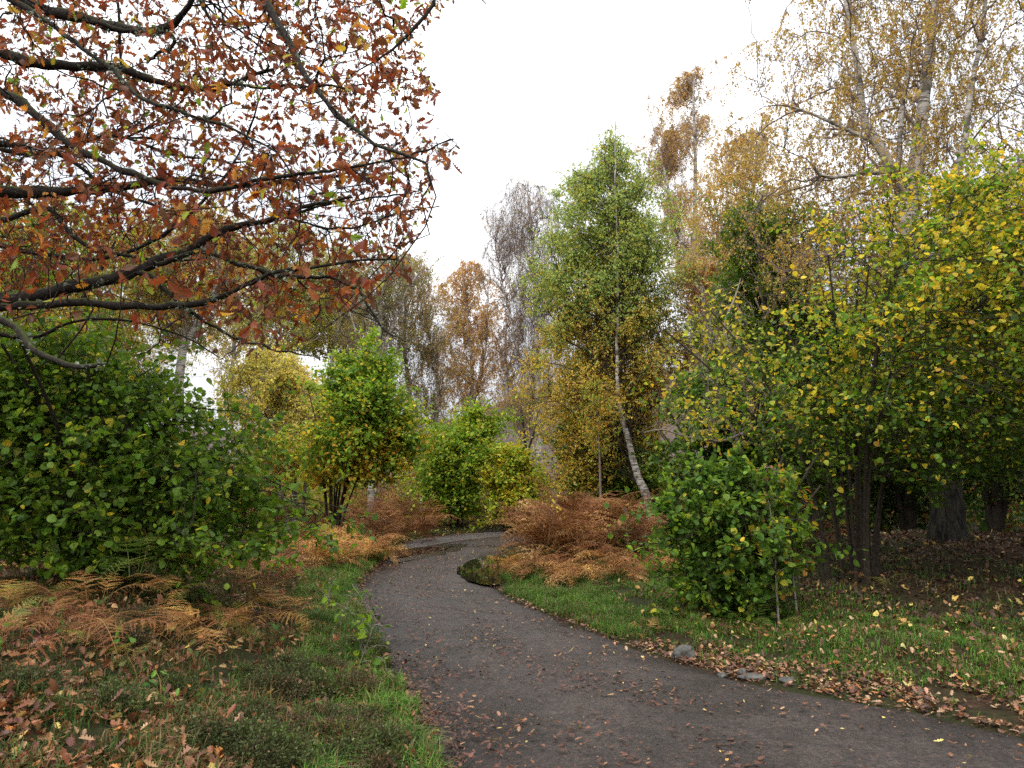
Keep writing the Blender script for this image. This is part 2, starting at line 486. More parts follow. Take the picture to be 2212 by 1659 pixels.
def height(p):
    p = np.asarray(p, float).reshape(-1, 2)
    h = np.zeros(len(p))
    near = (np.abs(p[:, 0]) < 40) & (np.abs(p[:, 1]) < 60)
    dl, dr, ins = np.full(len(p), 30.0), np.full(len(p), 30.0), np.zeros(len(p), bool)
    if near.any():
        a, b, c = track(p[near]); dl[near], dr[near], ins[near] = a, b, c
    left = dl < dr
    d = np.minimum(dl, dr)
    hl = 0.05 * sm(0, 0.2, d) + 0.5 * sm(0.15, 2.6, d) + 0.15 * sm(3, 8, d)
    hl = np.where(p[:, 1] > 14, 0.05 * sm(0, 0.3, d) + 0.35 * sm(0.5, 5, d), hl)
    hl = np.where((p[:, 1] > 10) & (p[:, 1] <= 14), hl * 1.0, hl)
    hr = 0.03 * sm(0, 0.3, d) + 0.12 * sm(0.3, 1.5, d) + 0.42 * sm(2.0, 7.0, d)
    h = np.where(left, hl, hr)
    h = h + 0.05 * wob(p, 2.2) * sm(0.2, 1.5, d) + 0.02 * wob(p, 0.6) * sm(0.1, 0.6, d)
    h = h + 0.45 * np.exp(-((p[:, 0] - 1.0) / 1.5) ** 2 - ((p[:, 1] - 14.6) / 1.9) ** 2) * sm(.1, 1.2, d)
    h = np.where(ins, -0.05 * sm(0, 0.12, d), h)
    far = sm(25, 60, np.hypot(p[:, 0], p[:, 1]))
    return h * (1 - far) + 0.3 * far
def H(x, y):
    return float(height([[x, y]])[0])

ga = np.arange(-9, 9.001, 0.09)
gx = np.concatenate([-np.geomspace(2500, 9.3, 46), ga, np.geomspace(9.3, 2500, 46)])
gy = np.concatenate([-np.geomspace(1500, 2.2, 30), np.arange(-2, 3, 0.4), np.arange(3, 15, 0.09), np.arange(15, 27, 0.2), np.geomspace(27.2, 3000, 50)])
X, Y = np.meshgrid(gx, gy)
P2 = np.stack([X.ravel(), Y.ravel()], -1)
HH = height(P2)
idx = np.arange(len(P2)).reshape(X.shape)
Qg = np.stack([idx[:-1, :-1], idx[:-1, 1:], idx[1:, 1:], idx[1:, :-1]], -1).reshape(-1, 4)
tag(mesh('ground', np.c_[P2, HH], Qg, M_SOIL), kind='structure')

# track surface: strip between the two edges with ragged borders
nc = 17
rngp = np.random.default_rng(3)
w = np.linspace(0, 1, nc)
EL2 = smooth_line(EL, 420); ER2 = smooth_line(ER, 420)
S = EL2[:, None] * (1 - w)[None, :, None] + ER2[:, None] * w[None, :, None]
S[:, 0] += (wob(EL2, 0.5) * 0.04)[:, None]; S[:, -1] += (wob(ER2, 0.5) * 0.06)[:, None]
zz = 0.012 + 0.02 * np.sin(w * math.pi)[None] + 0.006 * wob(S.reshape(-1, 2), 1.7).reshape(S.shape[:2])
zz[:, 0] -= 0.03; zz[:, -1] -= 0.03
idx = np.arange(S.shape[0] * nc).reshape(S.shape[0], nc)
Qp = np.stack([idx[:-1, :-1], idx[:-1, 1:], idx[1:, 1:], idx[1:, :-1]], -1).reshape(-1, 4)
wc = np.repeat(np.tile(w, S.shape[0])[:, None], 3, 1)
tag(mesh('path', np.c_[S.reshape(-1, 2), zz.ravel()], Qp, M_PATH, None, wc), kind='structure')

def sheet(name, zpts, z, mat, seed, kind='structure', amp=0.05):
    """a thin lens of material outlined in ground coordinates"""
    p = G(*np.array(zpts, float).T)
    p = np.concatenate([p, p[:1]])
    p = smooth_line(p, 90)[:-1]
    c = p.mean(0)
    p = p + (p - c) / np.linalg.norm(p - c, axis=1, keepdims=True) * (wob(p, 0.55) * amp)[:, None]
    K = 7
    f = np.linspace(0.02, 1, K)
    V = c + (p[None] - c) * f[:, None, None]
    zz_ = np.full(V.shape[:2], z)
    V = np.concatenate([V, zz_[..., None]], -1)
    n = len(p); idx = np.arange(K * n).reshape(K, n)
    Q = np.stack([idx[:-1], np.roll(idx[:-1], -1, 1), np.roll(idx[1:], -1, 1), idx[1:]], -1).reshape(-1, 4)
    return tag(mesh(name, V.reshape(-1, 3), Q[:, ::-1], mat), kind=kind)
sheet('mud', [(832, 1204), (858, 1186), (930, 1181), (1010, 1177), (985, 1193), (905, 1211), (862, 1220), (838, 1215)], 0.0375, M_MUD, 2, amp=.14)
sheet('puddle', [(988, 1240), (1002, 1222), (1035, 1208), (1078, 1203), (1092, 1215), (1090, 1250), (1075, 1272), (1045, 1270), (1010, 1262)], 0.046, M_WATER, 1)
sheet('puddle', [(850, 1196), (870, 1190), (930, 1186), (985, 1183), (960, 1192), (900, 1203), (862, 1210), (845, 1207)], 0.044, M_WATER, 2, amp=0.08)
sheet('gravel', [(850, 1185), (900, 1168), (980, 1157), (1080, 1151), (1095, 1160), (1000, 1170), (930, 1182), (870, 1190)], 0.038, M_GRAVEL, 4)

# hill on the skyline
hu = np.linspace(-600, 2900, 140)
hv = np.interp(hu, [-600, 0, 430, 800, 930, 1000, 1060, 1130, 1200, 1400, 1800, 2300, 2900], [960, 940, 930, 915, 903, 905, 880, 845, 822, 800, 790, 810, 850])
hv = hv + 3 * np.sin(hu / 37.0) + 2 * np.sin(hu / 13.0)
rows = []
for k, fr in enumerate(np.linspace(0, 1, 12)):
    D = 330 + 150 * fr
    top = Z(hu, hv, 480)
    x = top[:, 0] * D / 480
    zt = CH + (top[:, 2] - CH) * (D / 480) * (fr ** 0.75) + 2.5 * np.sin(x / 17 + k) * fr * (1 - fr)
    rows.append(np.stack([x, np.full_like(x, D), zt - (1 - fr) * 3], -1))
rows.append(rows[-1] + np.array([0, 200, -60]))
Vh = np.stack(rows); idx = np.arange(Vh.shape[0] * Vh.shape[1]).reshape(Vh.shape[:2])
Qh = np.stack([idx[:-1, :-1], idx[:-1, 1:], idx[1:, 1:], idx[1:, :-1]], -1).reshape(-1, 4)
tag(mesh('hill', Vh.reshape(-1, 3), Qh, M_HILL), kind='structure')

# ------------------------------------------------------------------ trees
class Env:
    """crown volume: rows (survey y, left x, right x) at distance D, round in depth"""
    def __init__(s, rows, D, depth=1.0, top_sharp=1.0, lump=0.25, gap=-0.45, yoff=0.0, lumpscale=None, layer=1.0, soft=0.12, pad=1.0):
        s.layer = layer; s.soft = soft; s.pad = pad
        r = np.array(sorted(rows), float)
        a = Z(r[:, 1], r[:, 0], D); b = Z(r[:, 2], r[:, 0], D)
        z = (a[:, 2] + b[:, 2]) / 2
        o = np.argsort(z)
        s.z = z[o]; s.cx = ((a[:, 0] + b[:, 0]) / 2)[o]; s.rx = ((b[:, 0] - a[:, 0]) / 2)[o]
        s.D = D + yoff; s.depth = depth; s.lump = lump; s.gap = gap
        s.size = s.rx.max(); s.ls = lumpscale or s.size * 0.9
    def sample(s, n, rng, out=0.5, pad=1.0):
        res = []
        tot = 0
        zf = np.linspace(s.z[0], s.z[-1], 200)
        rf = np.interp(zf, s.z, s.rx)
        wgt = np.cumsum(rf ** 1.6 + 1e-6); wgt /= wgt[-1]
        while tot < n:
            m = n * 2 + 50
            z = np.interp(rng.random(m), wgt, zf)
            th = rng.uniform(0, 2 * math.pi, m)
            r = rng.random(m) ** out
            rx = np.interp(z, s.z, s.rx) * pad * s.pad; cx = np.interp(z, s.z, s.cx)
            q = np.stack([np.cos(th) * s.size, np.sin(th) * s.size, z], -1)
            r = r * (1 + s.lump * wob(q + s.D * 3.1, s.ls * 1.3) + s.lump * .6 * wob(q + s.D * 5.3, s.ls * .5) - s.lump * 0.3)
            p = np.stack([cx + r * rx * np.cos(th), s.D + r * rx * s.depth * np.sin(th), z], -1)
            keep = wob((p + 7.7 * s.D) * [1, 1, s.layer], s.ls) > s.gap + rng.normal(0, s.soft, m)
            p = p[keep]
            res.append(p); tot += len(p)
        return np.concatenate(res)[:n]

def flat(Pl, Rl):
    """all skeleton points, tangents, radii"""
    pts, tan, rad = [], [], []
    for P, R in zip(Pl, Rl):
        if P.ndim == 2: P = P[None]; R = R[None]
        T = np.empty_like(P); T[:, 1:] = P[:, 1:] - P[:, :-1]; T[:, 0] = T[:, 1]
        sl = slice(1, None)
        pts.append(P[:, sl].reshape(-1, 3)); tan.append(norm(T[:, sl]).reshape(-1, 3)); rad.append(R[:, sl].reshape(-1))
    return np.concatenate(pts), np.concatenate(tan), np.concatenate(rad)

def attach(tg, pts, tan, rad, K, rng, r0, r1, pull=(0, 0, 0), wig=0.05, keep=0.5, lift=0.0, start=0.42, maxlen=None):
    """connect every target to the nearest skeleton point (looked for at target+pull)"""
    kd = kdtree.KDTree(len(pts))
    for i, p in enumerate(pts): kd.insert(p, i)
    kd.balance()
    q = tg + np.asarray(pull)
    ii = np.array([kd.find(v)[1] for v in q])
    P0 = pts[ii]; d = tg - P0
    ln = np.linalg.norm(d, axis=1)
    ok = ln > 0.02
    if maxlen: ok &= ln < maxlen
    P0, d, tg, ii, ln = P0[ok], d[ok], tg[ok], ii[ok], ln[ok]
    T0 = norm(tan[ii] * keep + norm(d) * 0.6)
    P = bez(P0, T0, tg, K, rng, wig, start, lift)
    ra = np.minimum(rad[ii] * 0.72, r0 * (0.45 + 0.55 * ln / max(ln.max(), 1e-6)) * rng.uniform(0.75, 1.2, len(ln)))
    ra = np.maximum(ra, r1)
    s = np.linspace(0, 1, K)[None]
    R = ra[:, None] * (1 - s) ** 0.8 + r1 * (1 - (1 - s) ** 0.8)
    return P, R

def sprigs(P, R, n, length, K, rng, angle=0.8, grav=-0.1, r0=0.004, r1=0.002, tmin=0.15, wig=0.12, fz=1.0):
    """n short side twigs spread over branches P"""
    N = len(P)
    i = rng.integers(0, N, n); t = rng.uniform(tmin, 1, n) * (P.shape[1] - 1)
    a = np.minimum(t.astype(int), P.shape[1] - 2); f = (t - a)[:, None]
    p = P[i, a] * (1 - f) + P[i, a + 1] * f
    T = norm(P[i, a + 1] - P[i, a])
    rd = norm(rng.normal(size=(n, 3)))
    pr = norm(rd - T * (rd * T).sum(1, keepdims=True))
    D = norm(T * math.cos(angle) + pr * math.sin(angle) * rng.uniform(0.5, 1.3, (n, 1)))
    D = norm(D * [1, 1, fz])
    Ls = rng.uniform(0.5, 1.3, n)[:, None] * length / (K - 1)
    out = [p]
    d = D
    for k in range(K - 1):
        d = norm(d + rng.normal(0, wig, (n, 3)) + np.array([0, 0, grav]))
        out.append(out[-1] + d * Ls)
    Po = np.stack(out, 1)
    Ro = np.linspace(r0, r1, K)[None].repeat(n, 0)
    return Po, Ro

def along(P, per, rng, tmin=0.2):
    """leaf seats along branches"""
    N, K, _ = P.shape
    n = N * per
    i = np.repeat(np.arange(N), per)
    t = rng.uniform(tmin, 1, n) * (K - 1)
    a = np.minimum(t.astype(int), K - 2); f = (t - a)[:, None]
    return P[i, a] * (1 - f) + P[i, a + 1] * f, norm(P[i, a + 1] - P[i, a])

def put_leaves(pos, tan, rng, size, tmpl, colf, mode='flat', curl=0.0, petiole=0.3):
    n = len(pos)
    s = size * rng.uniform(0.45, 1.25, n)
    rd = norm(rng.normal(size=(n, 3)))
    if mode == 'flat':           # hazel, oak: held out sideways, blades roughly level
        ax = norm(tan * 0.5 + rd * 0.8 + np.array([0, 0, -0.15])); nr = norm(np.array([0, 0, 1.0]) + rng.normal(0, 0.45, (n, 3)))
    elif mode == 'hang':         # birch: hanging, all facings
        ax = norm(rd * 0.7 + np.array([0, 0, -0.8])); nr = norm(rng.normal(size=(n, 3)))
    else:
        ax = norm(tan * 0.3 + rd); nr = norm(rng.normal(size=(n, 3)) + np.array([0, 0, 0.3]))
    pos = pos + ax * (s * petiole)[:, None]
    return leaves(pos, ax, nr, s, tmpl, colf(pos, rng), rng, curl)

def local(V, o):
    return V - np.asarray(o, float)[None]

def build_tree(name, label, cat, base, stems, env, colf, seed, n1=60, n2=400, n3=2000, twigs=0, twig_len=0.25, per=3,
               leaf=0.05, tmpl=DIA, mode='hang', bark_m=None, twig_m=None, leaf_m=None, group=None, r1=0.03, r2=0.012, r3=0.004,
               pull1=-0.5, wig=0.05, curl=0.0, grav=-0.1, out=0.5, weep=0.0, stem_sides=9, tiny=0.0018, foliage='crown', part='trunk', extra=None, keep1=0.5, shoots=0, shoot_len=.8, fz=1.0):
    """stems: list of (points (n,3), radii) in world space; base: (x,y)"""
    rng = np.random.default_rng(seed)
    o = (base[0], base[1], H(*base))
    root = empty(name, o, label, cat, group)
    SP, SR = [], []
    for P, R in stems:
        K = max(8, int(len(P) * 4))
        p, r = resample(P, R, K)
        p[1:] += np.cumsum(rng.normal(0, 0.0035 * np.linalg.norm(p[-1] - p[0]) / 3, p[1:].shape), 0) * 0.5
        SP.append(p); SR.append(r)
        V, Q = tubes(p[None], r[None], stem_sides)
        mesh(part, local(V, o), Q, bark_m, root)
    pts, tan, rad = flat(SP, SR)
    use = pts[:, 2] > min(env.z[0] - 0.1 if isinstance(env, Env) else -9, pts[:, 2].max() - 0.5)
    # make the pool of points denser
    t1 = env.sample(n1, rng, out * 0.7)
    P1, R1 = attach(t1, pts[use], tan[use], rad[use], 8, rng, r1, r2 * 0.6, (0, 0, pull1), wig * 0.7, keep1, 0.0, 0.45)
    a, b, c = flat([P1] + SP, [R1] + SR); u = a[:, 2] > env.z[0] - 0.3
    t2 = env.sample(n2, rng, out)
    P2_, R2_ = attach(t2, a[u], b[u], c[u], 6, rng, r2, r3 * 0.8, (0, 0, pull1 * 0.35 ), wig, 0.5, 0.0, 0.42)
    a, b, c = flat([P2_, P1], [R2_, R1])
    t3 = env.sample(n3, rng, out)
    P3, R3 = attach(t3, a, b, c, 5, rng, r3, tiny, (0, 0, weep), wig * 1.3, 0.45, 0.0, 0.4)
    parts = [tubes(P1, R1, 6), tubes(P2_, R2_, 4), tubes(P3, R3, 3)]
    seatP = P3
    if twigs:
        P4, R4 = sprigs(P3, R3, twigs, twig_len, 4, rng, 0.9, grav, tiny * 1.2, tiny * 0.7, fz=fz)
        parts.append(tubes(P4, R4, 3)); 
    if shoots:
        P5, R5 = sprigs(P2_[:, 2:], R2_, shoots, shoot_len, 8, rng, .45, .03, .0045, .0015, .6, .10)
        P6, R6 = sprigs(P5, R5, shoots * 7, shoot_len * .28, 4, rng, .8, -.02, .0016, .001, fz=fz)
        parts += [tubes(P5, R5, 4), tubes(P6, R6, 3)]
    V, Q = join(parts)
    mesh('branches', local(V, o), Q, twig_m, root)
    if leaf:
        pos, tn = along(P4 if twigs else P3, per, rng)
        if shoots:
            pa, ta = along(P5, 9, rng); pb, tb = along(P6, 4, rng)
            pos = np.concatenate([pos, pa, pb]); tn = np.concatenate([tn, ta, tb])
        if twigs:
            p2, t2_ = along(P3, 2, rng); pos = np.concatenate([pos, p2]); tn = np.concatenate([tn, t2_])
        V, Q, cc = put_leaves(pos, tn, rng, leaf, tmpl, colf, mode, curl)
        mesh(foliage, local(V, o), Q, leaf_m or M_LEAF, root, cc, smooth=False)
    return root

def colf(pal, prob, scale=1.5, grad=None):
    """patchy palette; grad = (z0, z1, prob_low, prob_high) shifts the mix with height"""
    pal = np.asarray(pal, float)
    def f(pos, rng):
        n = len(pos)
        if grad:
            t = np.clip((pos[:, 2] + 0.5 * wob(pos, scale) - grad[0]) / (grad[1] - grad[0]), 0, 1)[:, None]
            pr = np.asarray(grad[2])[None] * (1 - t) + np.asarray(grad[3])[None] * t
        else:
            pr = np.repeat(np.asarray(prob, float)[None], n, 0)
        for k in range(len(pal)):
            pr[:, k] = pr[:, k] * np.exp(1.1 * wob(pos + k * 13.7, scale))
        return pick(rng, pal, pr, n)
    return f

GRN = (0.11, 0.205, 0.018); DGR = (0.062, 0.125, 0.016); LGR = (0.23, 0.35, 0.032); YGR = (0.40, 0.42, 0.05)
YEL = (0.72, 0.56, 0.05); GLD = (0.62, 0.37, 0.055); OCH = (0.52, 0.34, 0.11); ORG = (0.56, 0.24, 0.045); RST = (0.26, 0.060, 0.024)
BRN = (0.17, 0.065, 0.035); TAN = (0.45, 0.27, 0.15); RED = (0.36, 0.06, 0.03)

def stem(zpts, D, r0, r1, base=None):
    """zpts survey points bottom to top at distance D (scalar or list); first point snapped to the ground"""
    z = np.array(zpts, float)
    P = Z(z[:, 0], z[:, 1], D)
    P[0, 2] = H(P[0, 0], P[0, 1]) - 0.08
    n = len(P)
    if r1 is None: return P, r0
    return P, r0 + (r1 - r0) * np.linspace(0, 1, n) ** 0.8
def gbase(zx, D):
    x = (zx / ZS - 512) / F * D
    return (float(x), float(D))

def vstem(base, pts, r0, r1):
    """stem from a base, pts = offsets (dx,dy,height)"""
    h = H(*base)
    P = np.array([(base[0] + a, base[1] + b, h + c) for a, b, c in [(0, 0, -0.08)] + list(pts)], float)
    return P, r0 + (r1 - r0) * np.linspace(0, 1, len(P)) ** 0.8

# --- the foreground oak -------------------------------------------------
def oak():
    rng = np.random.default_rng(11)
    bx, by = -5.6, 5.8
    o = (bx, by, H(bx, by))
    root = empty('oak_tree', o, 'big oak reaching in from the left edge with rust-red leaves on dark lichen-crusted limbs', 'oak tree')
    h0 = o[2]
    trunk = resample([(bx, by, h0 - 0.1), (bx, by, h0 + .5), (bx + .05, by, 1.8), (bx + .02, by - .05, 3.2), (bx - .1, by - .05, 5.0), (bx - .1, by, 7.5)], [.52, .38, .34, .31, .24, .10], 30)
    V, Q = tubes(trunk[0][None], trunk[1][None], 16)
    mesh('trunk', local(V, o), Q, M_OAKBARK, root)
    tr = lambda z: (bx + 0.05, by - 0.03, z)
    L_ = [  # (trunk height, [(zx,zy)...], D start, D end, r start, r end)
     (3.7, [(-260, -20), (30, -22), (100, 22), (170, 35), (240, 55), (300, 64), (360, 58), (388, 48), (415, 10), (430, -40)], 4.8, 4.2, .050, .016),
     (3.7, [(200, 48), (330, 66), (368, 62), (376, 98), (345, 120), (312, 128)], 4.3, 4.4, .018, .008),
     (3.4, [(-250, 60), (0, 108), (30, 130), (70, 138), (130, 145), (200, 145), (260, 146), (300, 165), (350, 182), (410, 196), (460, 192), (520, 175), (590, 150)], 5.2, 5.0, .055, .014),
     (3.1, [(-250, 90), (0, 190), (35, 212), (80, 245), (130, 290), (180, 325), (230, 345), (290, 375), (350, 400), (420, 410), (480, 405), (560, 385), (660, 372)], 4.7, 4.1, .040, .010),
     (2.8, [(-250, 360), (0, 402), (60, 400), (120, 396), (200, 388), (250, 388), (340, 366), (400, 372), (470, 385), (560, 396), (660, 384), (740, 380)], 5.4, 5.4, .058, .012),
     (3.0, [(-250, 270), (0, 302), (60, 312), (130, 325), (165, 355), (215, 400), (300, 430), (400, 470), (450, 480)], 5.4, 6.0, .030, .008),
     (3.6, [(-200, -120), (60, 10), (130, 60), (190, 105), (250, 150), (300, 205), (350, 225), (410, 246), (500, 270), (600, 330)], 4.3, 3.7, .022, .007),
     (2.4, [(-250, 610), (0, 652), (60, 646), (150, 625), (250, 605), (330, 575), (380, 555), (420, 535), (460, 505), (520, 482), (600, 465), (670, 440), (760, 425)], 5.0, 5.3, .070, .012),
     (2.3, [(-250, 640), (0, 660), (100, 664), (200, 668), (300, 673), (400, 672), (450, 664), (500, 645), (550, 622), (600, 602), (680, 590), (760, 570), (840, 560)], 4.8, 4.6, .036, .008),
     (2.1, [(-200, 640), (0, 672), (40, 682), (55, 720), (80, 750), (120, 778), (170, 790), (215, 788)], 3.9, 3.5, .030, .012),
     (2.3, [(300, 590), (335, 600), (360, 630), (400, 660), (450, 700), (500, 738), (600, 762), (690, 775)], 4.9, 4.7, .020, .006),
     (2.5, [(340, 572), (430, 545), (520, 578), (620, 596), (720, 602), (790, 650), (830, 720), (875, 738)], 5.0, 4.4, .022, .006),
     (3.6, [(-100, -420), (200, -300), (450, -150), (560, -10), (600, 60), (640, 140), (680, 185), (725, 232), (775, 275), (810, 305), (860, 330), (920, 352)], 4.0, 3.2, .030, .006),
     (3.6, [(480, 182), (560, 195), (640, 188), (720, 186), (800, 182), (890, 172)], 5.0, 4.8, .014, .005),
     (3.0, [(560, 388), (680, 372), (760, 368), (840, 352), (900, 340), (980, 300)], 4.2, 4.0, .012, .005),
     (2.8, [(600, 466), (700, 440), (800, 430), (870, 424), (905, 412)], 5.3, 5.6, .012, .005),
     (2.8, [(620, 470), (700, 498), (780, 490), (860, 462), (950, 445)], 5.3, 5.4, .012, .005),
     (3.9, [(-100, -500), (300, -420), (700, -300), (900, -120), (960, -20), (945, 25), (890, 62), (850, 120), (760, 160)], 4.6, 4.2, .034, .005),
     (3.9, [(400, -420), (800, -250), (980, -90), (1020, -20), (1050, 8)], 4.6, 4.2, .020, .004),
     (2.9, [(-250, 430), (0, 470), (60, 450), (110, 430), (140, 485), (200, 530), (280, 548), (360, 560), (430, 560)], 5.0, 5.2, .028, .008),
     (3.3, [(-250, 200), (0, 330), (80, 340), (180, 300), (260, 290), (330, 330), (420, 340), (500, 350), (580, 430)], 6.2, 6.4, .030, .008),
     (3.1, [(-250, 400), (0, 520), (100, 545), (220, 560), (330, 520), (450, 430), (520, 330), (545, 250), (570, 190)], 5.8, 5.2, .026, .006),
     (4.2, [(-200, -300), (100, -200), (250, -90), (270, 30), (262, 110), (262, 145)], 4.8, 4.9, .020, .008),
     (4.4, [(-200, -500), (100, -450), (330, -250), (400, -60), (440, 40), (500, 120), (560, 160)], 5.4, 5.6, .030, .006),
     (2.0, [(-250, 700), (0, 726), (60, 740), (150, 700), (250, 690), (380, 720), (470, 770)], 5.6, 5.8, .022, .006),
    ]
    SP, SR = [], []
    for th, zp, d0, d1, r0, r1 in L_:
        zp = np.array(zp, float)
        P = Z(zp[:, 0], zp[:, 1], np.linspace(d0, d1, len(zp)) * 1.12)
        R = np.linspace(r0, r1, len(zp)) * .95
        if zp[0, 0] < -50:
            P = np.concatenate([[tr(th)], P]); R = np.r_[r0 * 1.5, R]
        p, r = resample(P, R, len(P) * 5)
        k = np.cumsum(rng.normal(0, 0.010, p.shape), 0); k -= k[0] + np.linspace(0, 1, len(k))[:, None] * (k[-1] - k[0])
        p = p + k * 0.7
        r = r * (1 + 0.13 * np.sin(np.arange(len(r)) * 1.3 + rng.random() * 6) + rng.normal(0, .09, len(r)))
        V, Q = tubes(p[None], r[None], 10)
        lo = mesh('limb', local(V, o), Q, M_OAKBARK, root)
        SP.append(p); SR.append(r)
    # canopy volume: where the leaves hang, plus what reaches out of the frame to the left and above
    def region(n, rng):
        res = []; tot = 0
        xs = [-200, -100, 20, 140, 260, 330, 440, 560, 640, 740, 800]
        while tot < n:
            m = n * 3
            zy = rng.uniform(-330, 770, m)
            xmax = np.interp(zy, [-330, -60, 0, 60, 130, 200, 260, 330, 400, 450, 520, 600, 680, 740, 770], [1000, 1030, 980, 920, 910, 950, 900, 985, 930, 930, 890, 880, 720, 690, 560])
            xmin = -350
            zx = xmin + (xmax - xmin) * rng.random(m)
            D = 3.5 + 5.2 * rng.random(m) ** 0.75
            # the lower left thins out; sky window to the upper right of centre stays open
            p = Z(zx, zy, D)
            keep = (wob(p, 1.1) > -0.42 + rng.normal(0, .15, m)) & ~((zy > 640) & (zx < 420) & (rng.random(m) < 0.7)) & (p[:, 2] > 1.55)
            keep &= ~((zy > 690) & (rng.random(m) < 0.75))
            keep &= (rng.random(m) < np.where(zx < 0, 0.45, 1.0)) & (rng.random(m) < np.where(zy < -30, 0.4, 1.0))
            keep &= ~((D < 4.5) & (rng.random(m) < 0.6)) & ~((zx < 480) & (zy > 590) & (rng.random(m) < .6))
            p = p[keep]; res.append(p); tot += len(p)
        return np.concatenate(res)[:n]
    a, b, c = flat(SP, SR)
    P1, R1 = attach(region(170, rng), a, b, c, 9, rng, .014, .004, (0, 0, 0), .055, .7, 0, .5)
    a, b, c = flat([P1] + SP, [R1] + SR)
    P2_, R2_ = attach(region(1100, rng), a, b, c, 7, rng, .0078, .0026, (0, 0, 0), .07, .5, 0, .45)
    a, b, c = flat([P2_, P1], [R2_, R1])
    P3, R3 = attach(region(5200, rng), a, b, c, 5, rng, .0042, .0017, (0, 0, 0), .08, .4, 0, .4)
    V, Q = join([tubes(P1, R1, 6), tubes(P2_, R2_, 4), tubes(P3, R3, 3)])
    mesh('branches', local(V, o), Q, M_TWIG, root)
    # oak leaves sit in bunches at twig ends
    ends = np.concatenate([P3[:, -1], P2_[:, -1], P3[:, 3], P3[:, 2]]); tn = norm(np.concatenate([P3[:, -1] - P3[:, -2], P2_[:, -1] - P2_[:, -2], P3[:, 3] - P3[:, 2], P3[:, 2] - P3[:, 1]]))
    cnt = rng.integers(0, 4, len(ends))
    cnt = np.where(wob(ends, 0.42) > -0.08 + rng.normal(0, .1, len(ends)), cnt, rng.integers(0, 2, len(ends)) * (cnt > 2))
    pos = np.repeat(ends, cnt, 0) + rng.normal(0, .012, (cnt.sum(), 3)); tn = np.repeat(tn, cnt, 0)
    cf = colf([RST, (0.32, 0.10, 0.034), ORG, GLD, YGR, BRN, LGR], [5.5, 2.6, .8, .6, .4, 5.0, .35], 0.6)
    n = len(pos)
    s = 0.068 * rng.uniform(0.55, 1.3, n)
    rd = norm(rng.normal(size=(n, 3)))
    ax = norm(tn * 0.5 + rd * 0.8 + np.array([0, 0, -0.35])); nr = norm(np.array([0, 0, 0.6]) + rng.normal(0, 0.7, (n, 3)))
    V, Q, cc = leaves(pos + ax * .012, ax, nr, s, OAK, cf(pos, rng), rng, 0.35)
    mesh('crown', local(V, o), Q, M_LEAF, root, cc, smooth=False)
    # lichen tufts on the limbs
    a, b, c = flat(SP, SR)
    i = rng.integers(0, len(a), 1500)
    i = i[(wob(a[i], 0.5) > 0.0) & (c[i] > 0.008)]
    i = np.repeat(i, 7)
    n = len(i); d = norm(rng.normal(size=(n, 3)))
    pos = a[i] + d * c[i, None] * 0.9 + b[i] * rng.normal(0, .02, (n, 1))
    V, Q, cc = leaves(pos, d, norm(rng.normal(size=(n, 3))), rng.uniform(.014, .036, n), DIA, pick(rng, [(0.22, 0.25, 0.19), (0.12, 0.15, 0.09), (0.30, 0.32, 0.26)], [1, 1, .6], n))
    mesh('lichen', local(V, o), Q, M_DRY, root, cc, smooth=False)
oak()

# --- hazels -------------------------------------------------------------
def fan(base, n, hgt, spread, rng, r0=0.03, r1=0.012, lean=(0, 0), skew=1.0):
    out = []
    for k in range(n):
        th = rng.uniform(0, 2 * math.pi); q = rng.uniform(0.25, 1) * spread; hh = hgt * rng.uniform(0.7, 1.05)
        b = (base[0] + math.cos(th) * rng.uniform(.03, .22), base[1] + math.sin(th) * rng.uniform(.03, .22))
        dx, dy = math.cos(th) * q + lean[0], math.sin(th) * q + lean[1]
        out.append(vstem(b, [(dx * .08, dy * .08, hh * .25), (dx * .3, dy * .3, hh * .52), (dx * .62, dy * .62, hh * .78), (dx, dy, hh)], r0 * rng.uniform(.6, 1.15), r1))
    return out
def hazel(label, zx, D, rows, n, hgt, spread, cf, seed, env_kw=None, cat='hazel bush', nm='hazel_bush', stems=None, **kw):
    rng = np.random.default_rng(seed + 500)
    b = gbase(zx, D)
    st = stems or fan(b, n, hgt, spread, rng)
    e = Env(rows, D, **(env_kw or {}))
    d = dict(n1=60, n2=420, n3=1100, twigs=2000, twig_len=.42, grav=-.03, per=4, leaf=0.066, tmpl=HAZEL, mode='flat', bark_m=M_HAZBARK, twig_m=M_HAZBARK, r1=.018, r2=.007, r3=.0032, tiny=.0013,
             part='stem', foliage='leaves', stem_sides=8, curl=0.25, shoots=70, fz=.4, out=0.55, pull1=-0.25)
    d.update(kw)
    return build_tree(nm, label, cat, b, st, e, cf, seed, **d)

# left foreground hazel
hazel('wide dark green hazel bush filling the left side under the oak limbs', 235, 7.3,
      [(725, 40, 230), (785, -60, 330), (850, -150, 450), (905, -200, 540), (1000, -230, 620), (1080, -230, 660), (1140, -150, 660), (1205, 60, 610)],
      9, 2.4, 1.2, colf([(.14, .25, .025), (.085, .165, .02), LGR, YGR, YEL], [5.5, 3, 1.7, .5, .15], .8), 21,
      dict(depth=.62, lump=.35, gap=-.06, lumpscale=1.0, layer=2.4, soft=.06), n1=110, n2=1000, n3=2600, twigs=5200, twig_len=.42, per=4, leaf=.062, shoots=190, shoot_len=.85)
hazel('yellowing hazel behind the dark green bush at the left edge', 60, 10.5,
      [(830, -200, 330), (930, -300, 420), (1050, -320, 420), (1180, -260, 400), (1230, -200, 350)],
      8, 2.6, 1.3, colf([YGR, LGR, YEL, GRN], [3, 3, 2, 2], .9), 22, dict(depth=.6), n3=1600, twigs=2400, per=4, leaf=.068)
